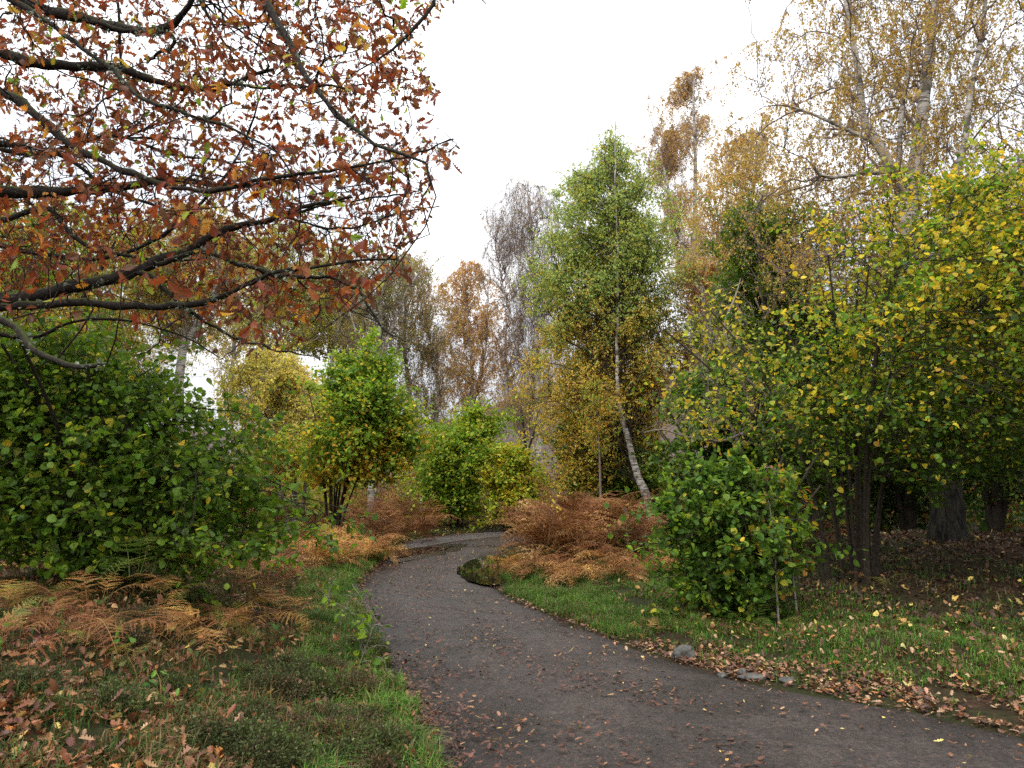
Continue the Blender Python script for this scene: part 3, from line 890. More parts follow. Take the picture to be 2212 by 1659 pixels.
# middle distance, left of the track
hazel('round bush with green top and golden lower leaves beside the yellow birch', 722, 16.0,
      [(745, 770, 810), (785, 735, 850), (830, 680, 885), (900, 690, 935), (950, 650, 925), (1000, 650, 900), (1035, 630, 850)],
      12, 3.6, 1.3, colf([(.15, .27, .025), (.28, .42, .04), YGR, YEL, GLD], None, 1.1, (1.0, 2.9, [1.2, 1.2, 2, 3.5, 2], [4.5, 3, .8, .35, .1])), 23,
      dict(depth=.9, lump=.5, gap=-.10, layer=1.8, lumpscale=1.1, soft=.07, pad=.88), shoots=190, n1=90, n2=700, n3=2200, twigs=5200, twig_len=.45, per=5, leaf=.072, shoot_len=.6)
hazel('bright green bush at the head of the bend, left of the yellower one', 985, 23.0,
      [(880, 1010, 1060), (915, 960, 1090), (960, 900, 1095), (1000, 870, 1080), (1050, 880, 1085), (1090, 930, 1060), (1110, 960, 1040)],
      10, 3.0, 1.2, colf([(.16, .29, .03), (.28, .43, .04), (.46, .50, .06), YEL], [3, 4, 2.2, .4], 1.2), 24, dict(depth=.9, lump=.5, gap=-.12, layer=1.7, lumpscale=1.1, soft=.07, pad=.9), shoots=200, n3=1600, twigs=4200, twig_len=.6, per=5, leaf=.080)
hazel('yellow-green bush at the head of the bend, beside the white birch trunk', 1105, 22.0,
      [(960, 1080, 1120), (990, 1060, 1150), (1040, 1050, 1175), (1090, 1060, 1180), (1125, 1070, 1160)],
      8, 1.9, .9, colf([(.28, .43, .04), (.50, .52, .06), YEL, GRN], [3, 4, 2.4, .6], 1.0), 25, dict(depth=.9, lump=.5, gap=-.15, layer=1.5, lumpscale=.9, soft=.07, pad=.9), shoots=120, n3=1200, twigs=2600, twig_len=.5, per=5, leaf=.075)
# right of the track
hazel('dense leafy green hazel bush at the back of the right-hand verge', 1590, 8.3,
      [(975, 1510, 1590), (1010, 1480, 1650), (1060, 1450, 1700), (1120, 1405, 1730), (1180, 1390, 1745), (1240, 1400, 1730), (1290, 1430, 1710), (1345, 1470, 1690)],
      11, 1.7, .8, colf([(0.115, 0.225, 0.030), DGR, LGR, YGR, YEL], [5, 2.2, 1.8, .3, .12], .7), 26,
      dict(depth=.8, lump=.5, gap=-.0, layer=2.0, lumpscale=.7, soft=.06, pad=.86), n1=70, n2=500, n3=1000, twigs=1700, twig_len=.36, per=3, leaf=.066, shoots=110, shoot_len=.34)
b = gbase(1830, 9.6)
rg = np.random.default_rng(77)
st = []
for k in range(17):
    th = rg.uniform(0, 6.28); q = rg.uniform(.15, 1)
    bb = (b[0] + math.cos(th) * .4 * q, b[1] + math.sin(th) * .35 * q)
    dx = math.cos(th) * 1.9 * q + (-.15); dy = math.sin(th) * 1.5 * q
    hh = rg.uniform(2.4, 4.3)
    st.append(vstem(bb, [(dx * .05, dy * .05, hh * .2), (dx * .22, dy * .22, hh * .48), (dx * .55, dy * .55, hh * .76), (dx, dy, hh)], rg.uniform(.022, .048), .010))
hazel('large spreading hazel with yellow and green leaves over many dark stems', 1830, 9.6,
      [(385, 1960, 2120), (430, 1870, 2300), (500, 1800, 2420), (600, 1740, 2480), (700, 1640, 2500), (790, 1560, 2500), (870, 1520, 2480), (935, 1580, 2480), (985, 1680, 2350), (1030, 1800, 2200)],
      0, 0, 0, colf([YEL, GLD, YGR, LGR, GRN, DGR], None, 1.4, (1.9, 3.9, [.35, .1, .4, 1.4, 3.5, 6], [3.6, .5, 4.2, 3.4, 1.8, .8])), 27,  # lower leaves weighted to dark green, wood's shade partly put into the colour
      dict(depth=.75, lump=.34, gap=-.16, lumpscale=1.2, yoff=-.4, layer=1.6, soft=.08), stems=st, n1=170, n2=1400, n3=3800, twigs=5400, twig_len=.5, per=4, leaf=.060, shoots=220, shoot_len=.9, r1=.03, r2=.010, r3=.004)
hazel('shaded green hazel thicket behind the white-stemmed birch', 1370, 21.5,
      [(880, 1230, 1330), (930, 1200, 1420), (1000, 1190, 1500), (1060, 1200, 1500), (1105, 1230, 1470)],
      10, 2.9, 1.5, colf([GRN, DGR, LGR, YGR, YEL], [4, 2, 2, 1.5, .8], 1.2), 28, dict(depth=.7), n3=1800, twigs=3600, per=5, leaf=.085)
hazel('dark green shrub between the birch and the leafy verge bush', 1560, 12.5,
      [(800, 1480, 1660), (870, 1430, 1760), (950, 1440, 1800), (1040, 1440, 1780), (1100, 1470, 1740)],
      10, 2.6, 1.3, colf([DGR, GRN, LGR, YGR], [4, 4, 1, .5], 1.0), 29, dict(depth=.7), n1=80, n2=600, n3=2000, twigs=3600, per=4, leaf=.075)

# --- birches ------------------------------------------------------------
def birch(label, zx, D, stems, rows, cf, seed, env_kw=None, nm='birch_tree', cat='birch tree', **kw):
    b = (float(stems[0][0][0, 0]), float(stems[0][0][0, 1]))
    d = dict(n1=70, n2=500, n3=2600, per=5, leaf=0.055, tmpl=DIA, mode='hang', bark_m=M_BIRCH, twig_m=M_BTWIG, r1=.028, r2=.009, r3=.0035, tiny=.0015, out=.55, pull1=-.9, weep=.25, wig=.05, shoots=90, shoot_len=.9)
    d.update(kw)
    return build_tree(nm, label, cat, b, stems, Env(rows, D, **dict(dict(yoff=.5), **(env_kw or {}))), cf, seed, **d)

birch('tall birch with a crooked white trunk, green crown turning gold lower down', 1397, 19.5,
      [stem([(1399, 1146), (1398, 1103), (1397, 1069), (1391, 1054), (1378, 1039), (1373, 1014), (1366, 984), (1360, 959), (1351, 921), (1342, 895), (1337, 865), (1333, 825), (1333, 777), (1333, 726), (1337, 680), (1338, 620), (1336, 520), (1330, 400), (1326, 260)], 19.5, .14, .012)],
      [(235, 1318, 1336), (290, 1275, 1385), (360, 1210, 1445), (440, 1180, 1485), (540, 1140, 1510), (650, 1140, 1515), (760, 1140, 1530), (870, 1150, 1510), (960, 1180, 1450), (1050, 1200, 1330)],
      colf([(0.38, 0.50, 0.13), (0.25, 0.37, 0.10), (0.52, 0.58, 0.14), (.74, .50, .08), (.62, .42, .12), YEL], None, 1.3, (4.6, 7.2, [.7, .4, .7, 4.2, 2.2, 1.5], [4.6, 2.2, 2.6, .5, .2, .35])), 41,
      dict(depth=.65, lump=.36, gap=-.32, lumpscale=1.3, yoff=1.1, soft=.09, pad=.95), n1=170, n2=1900, n3=12000, twigs=24000, twig_len=.38, per=7, leaf=.064, pull1=-1.3, weep=-.1, tiny=.002, r3=.005, r2=.014, twig_m=M_HAZBARK)
birch('tall bare birch with fine grey twigs and a banded white trunk', 1160, 27,
      [stem([(1165, 1085), (1163, 1000), (1163, 900), (1160, 800), (1157, 700), (1152, 600), (1148, 500), (1140, 420)], 27, .16, .03),
       (Z([1160, 1120, 1090, 1070], [860, 760, 640, 520], 27), np.array([.06, .045, .03, .015]))],
      [(380, 1100, 1160), (430, 1060, 1210), (500, 1010, 1240), (600, 1040, 1240), (700, 1070, 1230), (800, 1090, 1220), (880, 1110, 1200)],
      colf([OCH, GLD, (.25, .2, .08)], [1, 1, 1]), 42, dict(gap=-.7, lump=.35), n1=120, n2=1300, n3=8500, per=1, leaf=.045, tiny=.0022, r3=.0045, r2=.011, pull1=-1.2, wig=.09, weep=.5)
birch('orange-leaved birch left of the bare birch', 1015, 30,
      [stem([(1030, 1070), (1022, 960), (1018, 880), (1022, 800), (1010, 700), (1000, 600)], 30, .14, .03),
       (Z([1020, 1050, 1055], [880, 760, 620], 30), np.array([.08, .05, .02]))],
      [(555, 990, 1050), (600, 930, 1090), (680, 910, 1105), (760, 920, 1105), (850, 940, 1095), (920, 960, 1070)],
      colf([(.66, .34, .11), (.68, .44, .12), (.60, .42, .17), TAN], [3, 2.6, 3, 1.4], 2), 43, dict(gap=-.45, lump=.45), n1=100, n2=900, n3=6500, per=6, leaf=.062)
birch('slender weeping birch with olive-brown leaves left of the orange birch', 880, 27,
      [stem([(915, 1080), (905, 960), (885, 850), (872, 740), (878, 650), (868, 600)], 27, .12, .03),
       stem([(925, 1080), (935, 950), (950, 840), (930, 740), (915, 640)], 27.3, .10, .02)],
      [(550, 840, 910), (610, 820, 970), (700, 800, 990), (800, 830, 1000), (900, 860, 980), (970, 890, 970)],
      colf([(.36, .30, .10), OCH, (.24, .25, .09), GLD], [3, 3, 2, 1], 2), 44, dict(gap=-.45, lump=.45), n1=100, n2=900, n3=4600, per=5, leaf=.060, weep=.5)
birch('pale birch with thin white stems rising behind the round bush', 810, 25,
      [stem([(800, 1060), (808, 900), (815, 780), (822, 690), (825, 600), (840, 560)], 25, .12, .03),
       (Z([808, 770, 745], [860, 720, 640], 25), np.array([.07, .05, .02])), (Z([812, 850, 880, 905], [800, 700, 620, 590], 25), np.array([.06, .045, .03, .02]))],
      [(545, 800, 900), (590, 740, 920), (660, 730, 900), (740, 720, 880), (820, 750, 870)],
      colf([(.32, .31, .13), OCH, (.24, .26, .10), YGR], [2, 2, 2, 1], 2), 45, dict(gap=-.3, lump=.4), n3=4200, per=4, leaf=.062, weep=.6)
birch('bushy yellow birch with fine golden leaves behind the left-hand bushes', 600, 18,
      [stem([(640, 1090), (635, 1000), (620, 920), (600, 830), (590, 790)], 19, .08, .02), stem([(650, 1090), (665, 1000), (680, 900), (670, 820)], 19, .06, .02),
       stem([(630, 1090), (590, 1000), (560, 900), (540, 830)], 19, .06, .02)],
      [(750, 520, 590), (780, 500, 680), (820, 475, 700), (870, 480, 750), (920, 520, 745), (980, 540, 750), (1040, 600, 700)],
      colf([(.86, .70, .17), (.70, .62, .16), (.74, .52, .09), (.5, .52, .1)], [5, 3, 1.2, 2], 1.4), 46, dict(depth=.8, gap=-.28, lump=.5, soft=.08, lumpscale=1.3), n1=110, n2=1000, n3=8000, twigs=9000, per=7, leaf=.060, shoots=220, shoot_len=.7)
birch('yellow-green birch seen through the oak twigs, left of the gap of sky', 640, 26,
      [stem([(690, 1070), (700, 900), (715, 800), (735, 700), (745, 620)], 26, .12, .04), stem([(640, 1070), (630, 880), (610, 760), (600, 640)], 26, .11, .03)],
      [(470, 600, 660), (520, 540, 720), (600, 500, 760), (680, 510, 770), (760, 540, 760)],
      colf([YGR, (.45, .42, .12), LGR, GLD], [3, 3, 1.2, 1], 2), 47, dict(gap=-.45, lump=.35), n1=110, n2=900, n3=8000, per=7, leaf=.066)
birch('birch with a forked pale trunk behind the oak limbs, above the dark green hazel', 390, 17,
      [stem([(388, 1100), (385, 900), (383, 820), (395, 730), (397, 640), (400, 540), (405, 470)], 17, .15, .04), (Z([390, 430, 460, 480], [760, 690, 640, 560], 17), np.array([.08, .06, .04, .02]))],
      [(430, 350, 460), (480, 280, 520), (560, 230, 540), (640, 240, 500), (700, 280, 470), (745, 320, 440)],
      colf([YGR, (.45, .38, .12), OCH, GLD], [2, 3, 2, 1], 2), 48, dict(gap=-.35, lump=.4), n3=5500, per=7, leaf=.06)
birch('leafy orange and green tree at the far left behind the oak', 90, 15,
      [stem([(100, 1100), (95, 900), (85, 700), (60, 520)], 15, .15, .05), (Z([90, 200, 250], [760, 620, 520], 15), np.array([.08, .06, .02]))],
      [(430, -50, 200), (500, -200, 290), (600, -260, 330), (700, -280, 340), (790, -250, 330), (860, -200, 300)],
      colf([YGR, LGR, GLD, ORG, GRN], [3, 3, 2, 1.6, 1.5], 1.6), 49, dict(gap=-.5, lump=.3), n1=110, n2=1000, n3=8000, per=8, leaf=.075, bark_m=M_HAZBARK, cat='tree', nm='broadleaf_tree')
birch('hazy pale-yellow birch far behind the forked pale trunk', 250, 30,
      [stem([(250, 1080), (255, 850), (262, 700), (258, 560)], 30, .12, .03)],
      [(500, 200, 310), (560, 150, 370), (650, 120, 400), (760, 130, 410), (860, 160, 390)],
      colf([(.6, .52, .16), YGR, OCH], [3, 3, 2], 2), 57, dict(gap=-.4, lump=.4), n1=90, n2=800, n3=5200, per=5, leaf=.075)
birch('slim pale birch between the yellow bush and the forked pale trunk', 500, 31,
      [stem([(505, 1080), (500, 850), (508, 700), (500, 560)], 31, .12, .03)],
      [(500, 470, 540), (560, 420, 590), (650, 400, 620), (740, 420, 620), (830, 450, 600)],
      colf([(.62, .50, .18), YGR, OCH, GLD], [3, 3, 2, 1], 2), 58, dict(gap=-.4, lump=.4), n1=90, n2=800, n3=5200, per=5, leaf=.075)
birch('pale birch with a straight white trunk rising left of the forked white stems', 742, 28,
      [stem([(745, 1080), (744, 900), (742, 760), (746, 680), (740, 600)], 28, .12, .04)],
      [(530, 700, 770), (600, 660, 800), (690, 650, 800), (780, 680, 790)],
      colf([(.55, .48, .16), LGR, OCH, YGR], [3, 1.5, 2, 2], 2), 59, dict(gap=-.3, lump=.4), n1=80, n2=700, n3=3600, per=5, leaf=.07)
birch('thin dark birch trunk standing between the bare birch and the orange birch', 1095, 29,
      [stem([(1096, 1080), (1097, 960), (1096, 850), (1092, 760), (1095, 700)], 29, .09, .03)],
      [(680, 1070, 1120), (740, 1050, 1140), (820, 1060, 1150), (900, 1070, 1140)],
      colf([OCH, ORG, (.25, .2, .08)], [2, 2, 1]), 50, dict(gap=-.1), n1=40, n2=300, n3=1200, per=3, leaf=.06)
birch('small leafless tree with dark upswept branches beside the white birch trunk', 1136, 24,
      [stem([(1138, 1070), (1137, 980), (1132, 920), (1125, 880)], 24, .07, .02), (Z([1137, 1155, 1165], [985, 930, 880], 24), np.array([.04, .03, .015]))],
      [(840, 1090, 1180), (890, 1080, 1180), (950, 1110, 1165)],
      colf([OCH, YGR, GLD], [2, 2, 1]), 51, dict(gap=-.3), n1=30, n2=220, n3=900, per=1, leaf=.05, bark_m=M_TWIG)

birch('tall sparse birch with bronze leaves standing behind the green birch', 1490, 29,
      [stem([(1510, 1080), (1500, 800), (1498, 650), (1500, 500), (1503, 350), (1495, 220), (1500, 160)], 29, .17, .03),
       (Z([1500, 1450, 1420, 1400], [620, 430, 300, 240], 29), np.array([.08, .05, .03, .01]))],
      [(135, 1470, 1545), (190, 1430, 1560), (260, 1380, 1550), (330, 1380, 1520), (420, 1400, 1540), (520, 1440, 1550), (620, 1450, 1550)],
      colf([(.62, .43, .18), (.68, .47, .14), (.56, .36, .2), (.6, .32, .12)], [4, 2, 2, 1.2], 2.5), 52, dict(gap=-.25, lump=.45, lumpscale=2.2, yoff=.8), n1=120, n2=1000, n3=9500, per=5, leaf=.060, weep=.4)
birch('golden birch between the bronze birch and the big right-hand birch', 1600, 24,
      [stem([(1600, 1080), (1590, 800), (1590, 650), (1600, 560), (1620, 450), (1640, 330), (1650, 280)], 24, .14, .03)],
      [(265, 1560, 1680), (320, 1530, 1700), (420, 1500, 1720), (520, 1470, 1700), (620, 1480, 1680), (700, 1500, 1660)],
      colf([(.70, .48, .11), (.62, .44, .16), (.6, .32, .1), YGR], [4, 4, 1, 1.4], 2), 53, dict(gap=-.45, lump=.35), n1=110, n2=1000, n3=9500, per=6, leaf=.062)
birch('huge old birch with white forked upper stems, ochre leaves and a thick dark trunk', 2045, 12.5,
      [stem([(2050, 1205), (2045, 1130), (2040, 1000), (2030, 850), (2000, 700), (1975, 600), (1960, 520), (1975, 420), (1990, 330), (1996, 260), (2008, 150), (2025, 60), (2040, -60), (2050, -200), (2060, -420)], 12.5, np.interp(np.arange(15), [0, 1, 2, 6, 8, 10, 12, 14], [.36, .27, .24, .17, .12, .09, .06, .03]), None),
       (Z([1968, 1955, 1935, 1895, 1862, 1858, 1852, 1835, 1825, 1815], [480, 420, 380, 310, 265, 200, 140, 60, -40, -250], 12.5), np.array([.11, .10, .095, .085, .07, .06, .055, .045, .035, .02])),
       (Z([1990, 2030, 2060, 2085, 2095, 2115, 2130, 2140], [620, 500, 400, 300, 200, 100, 0, -150], 12.2), np.array([.10, .07, .06, .05, .045, .04, .03, .015])),
       (Z([1935, 1942, 1948, 1965, 1980], [385, 340, 240, 140, 60], 12.4), np.array([.05, .045, .04, .03, .015])),
       (Z([1900, 1840, 1790, 1740, 1690, 1650], [312, 285, 262, 240, 225, 230], 12.5), np.array([.042, .036, .03, .022, .015, .008])),
       (Z([1925, 1870, 1800, 1770, 1750], [370, 372, 385, 380, 350], 12.3), np.array([.05, .04, .03, .025, .015])),
       (Z([2030, 2120, 2190, 2260], [500, 430, 370, 280], 12.2), np.array([.07, .05, .04, .02]))],
      [(-420, 1850, 2150), (-250, 1780, 2320), (-80, 1700, 2380), (0, 1660, 2380), (100, 1640, 2360), (200, 1630, 2360), (300, 1620, 2330), (400, 1600, 2300), (480, 1610, 2300), (560, 1650, 2260), (640, 1700, 2240)],
      colf([(.60, .42, .13), GLD, (.50, .42, .11), (.30, .20, .10)], [4, 2.6, 3, 1.0], 1.6), 54, dict(depth=.75, gap=-.28, lump=.3, lumpscale=1.4, yoff=.7), n1=200, n2=2200, n3=9500, per=12, leaf=.046, bark_m=M_OLDBIRCH,
      r1=.026, r2=.011, r3=.0042, tiny=.0016, weep=.35, twig_m=M_BTWIG, wig=.055)
birch('dark green broadleaf tree behind the yellow hazel, right of the golden birch', 1660, 15.5,
      [stem([(1660, 1120), (1660, 900), (1655, 760), (1650, 640), (1645, 560)], 15.5, .12, .03)],
      [(430, 1600, 1800), (500, 1545, 1830), (580, 1520, 1850), (680, 1540, 1860), (780, 1500, 1860), (880, 1500, 1840)],
      colf([GRN, DGR, LGR, YGR, YEL], [5, 4, 1, .6, .4], 1.2), 55, dict(depth=.7, gap=-.65, lump=.35), n1=100, n2=1000, n3=9000, per=7, leaf=.078, tmpl=OVAL, mode='flat', bark_m=M_HAZBARK, nm='broadleaf_tree', cat='tree', weep=0)
birch('rust-red leaved tree half hidden between the green birch and the dark green tree', 1530, 20,
      [stem([(1530, 1080), (1535, 900), (1530, 760), (1520, 680), (1515, 620)], 20, .10, .03)],
      [(560, 1490, 1600), (620, 1460, 1640), (700, 1450, 1640), (790, 1450, 1600), (850, 1460, 1580)],
      colf([(.42, .17, .09), OCH, (.30, .12, .07), YGR], [4, 3, 1.6, 2.2], .9), 56, dict(gap=-.3, lump=.45), n3=5000, per=5, leaf=.062, tmpl=DIA, mode='flat', bark_m=M_PALETWIG, nm='red_leaved_tree', cat='tree', weep=0)

# wood behind the right-hand verge: each trunk its own tree, crowns closing the canopy
back = [
 (1760, 16.5, 'understorey tree in the shade behind the many-stemmed hazel', [(640, 1650, 1860), (760, 1600, 1900), (880, 1600, 1900), (1000, 1620, 1880), (1090, 1660, 1840)], .12),
 (1960, 17.5, 'leafy tree in deep shade left of the thick dark trunk', [(560, 1860, 2060), (700, 1820, 2120), (850, 1820, 2120), (1000, 1840, 2100), (1100, 1880, 2060)], .11),
 (2150, 15.5, 'shaded tree behind and right of the thick dark trunk', [(380, 2080, 2300), (560, 2040, 2380), (760, 2040, 2400), (940, 2050, 2380), (1080, 2090, 2330)], .13),
 (2330, 12.0, 'shaded tree leaning in at the right edge of the photo', [(250, 2300, 2900), (450, 2200, 3100), (650, 2160, 3200), (850, 2150, 3100), (1050, 2200, 2900)], .13),  # crown widened out of view to deepen the shade in the wood
]
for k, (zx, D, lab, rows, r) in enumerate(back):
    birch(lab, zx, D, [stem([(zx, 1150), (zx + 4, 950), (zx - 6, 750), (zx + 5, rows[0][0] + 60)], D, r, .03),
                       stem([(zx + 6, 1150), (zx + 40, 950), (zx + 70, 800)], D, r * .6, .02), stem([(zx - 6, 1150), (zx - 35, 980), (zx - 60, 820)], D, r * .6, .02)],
          rows, colf([GRN, (.035, .07, .014), LGR, YGR, BRN], [2.2, 6, .4, .5, .8], 1.6), 70 + k, dict(depth=.9, gap=-.75, lump=.2), n1=90, n2=900, n3=5500, per=8, leaf=.085,  # darkest green in this palette paints in the shade of the wood
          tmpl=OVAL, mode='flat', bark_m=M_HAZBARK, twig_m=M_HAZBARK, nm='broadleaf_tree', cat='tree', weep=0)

# pale bare branches reaching over the verge bush
b = gbase(1640, 11.2)
st = [vstem(b, [(-.1, 0, 1.0), (-.35, -.1, 1.9), (-.6, -.2, 2.3)], .05, .02),
      (Z([1640, 1560, 1480, 1430, 1390], [920, 955, 945, 925, 935], 10.8), np.array([.022, .018, .014, .010, .005])),
      (Z([1650, 1600, 1560, 1590, 1600], [930, 820, 700, 640, 600], 11.2), np.array([.03, .025, .02, .014, .006])),
      (Z([1660, 1580, 1530, 1480, 1440], [860, 790, 700, 670, 640], 11.2), np.array([.025, .02, .015, .010, .005]))]
build_tree('dead_tree', 'pale grey leafless branches poking out above the verge bush', 'dead tree', b, st,
           Env([(600, 1480, 1600), (700, 1440, 1640), (800, 1440, 1680), (900, 1400, 1740), (960, 1400, 1760)], 10.8, depth=.5, gap=-.3), colf([YEL, YGR], [1, 1]), 90,
           n1=40, n2=260, n3=900, per=1, leaf=.07, tmpl=HAZEL, mode='flat', bark_m=M_PALETWIG, twig_m=M_PALETWIG, r1=.012, r2=.006, r3=.0035, tiny=.002, wig=.08)

# saplings
def sapling(label, zpts, D, r, rows, cf, seed, n3=120, leaf=.07, tm=HAZEL, bm=None, nm='sapling', **kw):
    st = [stem(zpts, D, r, r * .35)]
    b = (float(st[0][0][0, 0]), float(st[0][0][0, 1]))
    d = dict(n1=8, n2=30, n3=n3, per=3, leaf=leaf, tmpl=tm, mode='flat', bark_m=bm or M_PALETWIG, twig_m=bm or M_PALETWIG, leaf_m=M_LEAF, r1=.005, r2=.003, r3=.002, tiny=.0012, part='stem', foliage='leaves', pull1=-.1, stem_sides=6, curl=.3)
    d.update(kw)
    build_tree(nm, label, 'sapling', b, st, Env(rows, D, depth=.8, gap=-.5), cf, seed, **d)
sapling('thin pale sapling with a straight bare stem in front of the verge bush', [(1681, 1318), (1677, 1260), (1674, 1200), (1672, 1150), (1660, 1080)], 7.9, .014,
        [(1060, 1630, 1700), (1130, 1610, 1720), (1200, 1630, 1720), (1290, 1650, 1700)], colf([LGR, GRN, YEL, ORG], [3, 3, 1, 1], .5), 91, n3=60)
sapling('young oak sapling with green and orange leaves beside the dark wood', [(1722, 1300), (1712, 1230), (1700, 1160), (1690, 1090), (1680, 1020)], 8.2, .014,
        [(1010, 1600, 1720), (1080, 1640, 1750), (1150, 1680, 1760), (1230, 1690, 1755)], colf([GRN, LGR, YGR, ORG], [4, 3, 1, 1.5], .5), 92, n3=240, leaf=.08, tm=OAK)
sapling('little bright green sapling standing in the brown bracken', [(1345, 1225), (1344, 1180), (1342, 1140)], 12.5, .008,
        [(1120, 1325, 1360), (1140, 1315, 1370), (1170, 1325, 1360)], colf([LGR, (0.16, .36, .05)], [1, 2], .5), 93, n3=50, leaf=.075, tm=OAK)
sapling('second slim stem rising from the bracken right of the bright green sapling', [(1357, 1250), (1356, 1190), (1353, 1130), (1352, 1090)], 12.2, .009,
        [(1080, 1345, 1360), (1140, 1340, 1366)], colf([OCH, BRN], [1, 1]), 94, n3=8)
sapling('thin leafless sapling standing in the reddish bracken mound', [(1203, 1230), (1200, 1160), (1196, 1090), (1194, 1060)], 13.0, .010,
        [(1070, 1180, 1215), (1130, 1180, 1220)], colf([OCH, YEL], [1, 1]), 95, n3=10)
sapling('small dark trunk with pale bark behind the bracken, left of the crooked birch', [(1303, 1160), (1300, 1110), (1297, 1050), (1295, 980), (1290, 900)], 18.5, .05,
        [(820, 1250, 1330), (900, 1240, 1340), (980, 1250, 1340)], colf([YGR, GRN, GLD], [1, 1, 1]), 96, n3=500, leaf=.07, tm=OVAL, bm=M_BTWIG)
# bramble-like hazel shoot at the left edge of the track
sapling('bright green leafy shoot leaning over the left edge of the track', [(740, 1560), (760, 1480), (790, 1400), (812, 1340)], 6.2, .006,
        [(1235, 700, 780), (1300, 690, 820), (1350, 740, 860), (1420, 770, 850), (1500, 740, 840)], colf([LGR, GRN, DGR], [2, 3, 2], .4), 97, n3=60, leaf=.058, per=2)

# ------------------------------------------------------------------ bracken
def frond_mesh(name, pal, seed, Lf=1.0, W=0.34, npin=15, npl=10, arch=1.0, dead=True, near=False):
    rng = np.random.default_rng(seed)
    J = .45 if near else 1.0
    K = 40
    s = np.linspace(0, 1, K)
    el = 1.25 - arch * (1.55 * s ** 1.2)          # starts steep, arches over
    az = 0.25 * np.sin(s * 3 + rng.random() * 6) * rng.uniform(.4, 1)
    d = np.stack([np.cos(el) * np.cos(az), np.cos(el) * np.sin(az), np.sin(el)], -1)
    P = np.concatenate([[[0, 0, 0]], np.cumsum(d[:-1] * Lf / (K - 1), 0)])
    Tn = norm(np.gradient(P, axis=0)); Bn = norm(np.cross([0, 0, 1.0], Tn)); Nn = np.cross(Tn, Bn)
    parts = []
    V, Q = tubes(P[None], np.linspace(.0048, .0014, K)[None] , 4)
    stalk = pick(rng, [(0.30, 0.16, 0.06)] if dead else [(0.2, 0.25, 0.06)], [1], 1)
    parts.append((V, Q, np.repeat(stalk, len(V), 0)))
    ss = np.linspace(0.28, 0.985, npin)
    at = lambda A, q: np.stack([np.interp(q, s, A[:, i]) for i in range(3)], -1)
    for side in (-1, 1):
        q = np.clip(ss + rng.normal(0, .006, npin), 0, 1)
        p0 = at(P, q); T = norm(at(Tn, q)); B = norm(at(Bn, q)); N = norm(at(Nn, q))
        u = (q - .28) / .72
        ln = W * np.clip((1 - u) ** .85 + .03, .03, 1) * (0.75 + .25 * np.minimum(u * 6, 1)) * rng.uniform(.82, 1.12, npin)
        drp = rng.normal((.1 if near else .25) if dead else .08, (.3 if dead else .1) * J, npin)
        pd = norm(B * side + T * rng.uniform(.25, .6, npin)[:, None] - N * drp[:, None] )
        cur = rng.normal((-.3 if near else -.35) if dead else -.12, (.35 if dead else .1) * J, npin)
        m = npl
        r = (np.arange(m) + .6) / m
        pts = p0[:, None] + pd[:, None] * (ln[:, None] * r)[..., None] + N[:, None] * (cur[:, None] * ln[:, None] * r ** 2)[..., None] * .5
        if dead: pts = pts + rng.normal(0, .006 * J * J, pts.shape)
        sub = norm(np.cross(pd, N))
        for sg in (-1, 1):
            qd = norm(sub[:, None] * sg + pd[:, None] * .45 + rng.normal(0, (.3 if dead else .1) * J, pts.shape))
            pl = (ln[:, None] * (.12 if near else .21) * (1 - r * .82)[None])[..., None] * rng.uniform(.75, 1.15, pts.shape[:2])[..., None]
            wv = pd[:, None] * (ln[:, None] / m * .40)[..., None]
            a = pts - wv; b_ = pts + qd * pl * .65 - wv * .7; c_ = pts + qd * pl; e = pts + wv + qd * pl * .35
            Vq = np.stack([a, b_, c_, e], 2).reshape(-1, 3)
            Qq = np.arange(len(Vq)).reshape(-1, 4)
            cc = pick(rng, pal[0], pal[1], npin)
            cc = np.repeat(cc, m * 4, 0) * rng.uniform(.85, 1.15, (len(Vq) // 4, 1)).repeat(4, 0)
            parts.append((Vq, Qq, cc))
        mp = np.stack([p0, pts[:, m // 2], pts[:, -1]], 1)
        V, Q = tubes(mp, np.array([[.0016, .0011, .0006]]).repeat(npin, 0), 3)
        parts.append((V, Q, np.repeat(stalk, len(V), 0)))
    V, Q, cc = join(parts)
    me = mesh(name, V, Q, M_DRY if dead else M_LEAF, None, cc, smooth=False)
    C.objects.unlink(me)
    return me
RU = ([(0.25, .103, .040), (0.17, .068, .029), (0.36, .18, .075)], [3, 2, 1.6])
GO = ([(0.62, .38, .11), (0.54, .28, .085), (0.40, .18, .06)], [3, 2.4, 1.2])
TA = ([(0.44, .23, .085), (0.52, .32, .13), (0.28, .12, .05)], [3, 2, 1.2])
RE = ([(0.19, .068, .034), (0.115, .042, .024), (0.28, .12, .055)], [3, 2, 1])
GN = ([(0.10, .24, .04), (0.20, .32, .06), (0.35, .38, .08)], [3, 2, .6])
YG = ([(0.36, .34, .08), (0.5, .36, .09), (0.2, .26, .06)], [2, 2, 1])
LIB = {}
for key, pal, dead in (('rust', RU, True), ('gold', GO, True), ('tan', TA, True), ('red', RE, True), ('green', GN, False), ('yellowgreen', YG, False)):
    LIB[key] = [frond_mesh('frond', pal, 300 + k * 7 + len(key) * 31, arch=.75 + .3 * k, dead=dead) for k in range(4)]
    LIB[key + '_near'] = [frond_mesh('frond', ([(np.array(c) * [.92, .84, .78]).tolist() for c in pal[0]], pal[1]), 700 + k * 7 + len(key) * 31, arch=1.0 + .16 * k, dead=dead, near=True, npin=13, npl=14, W=.30) for k in range(4)]

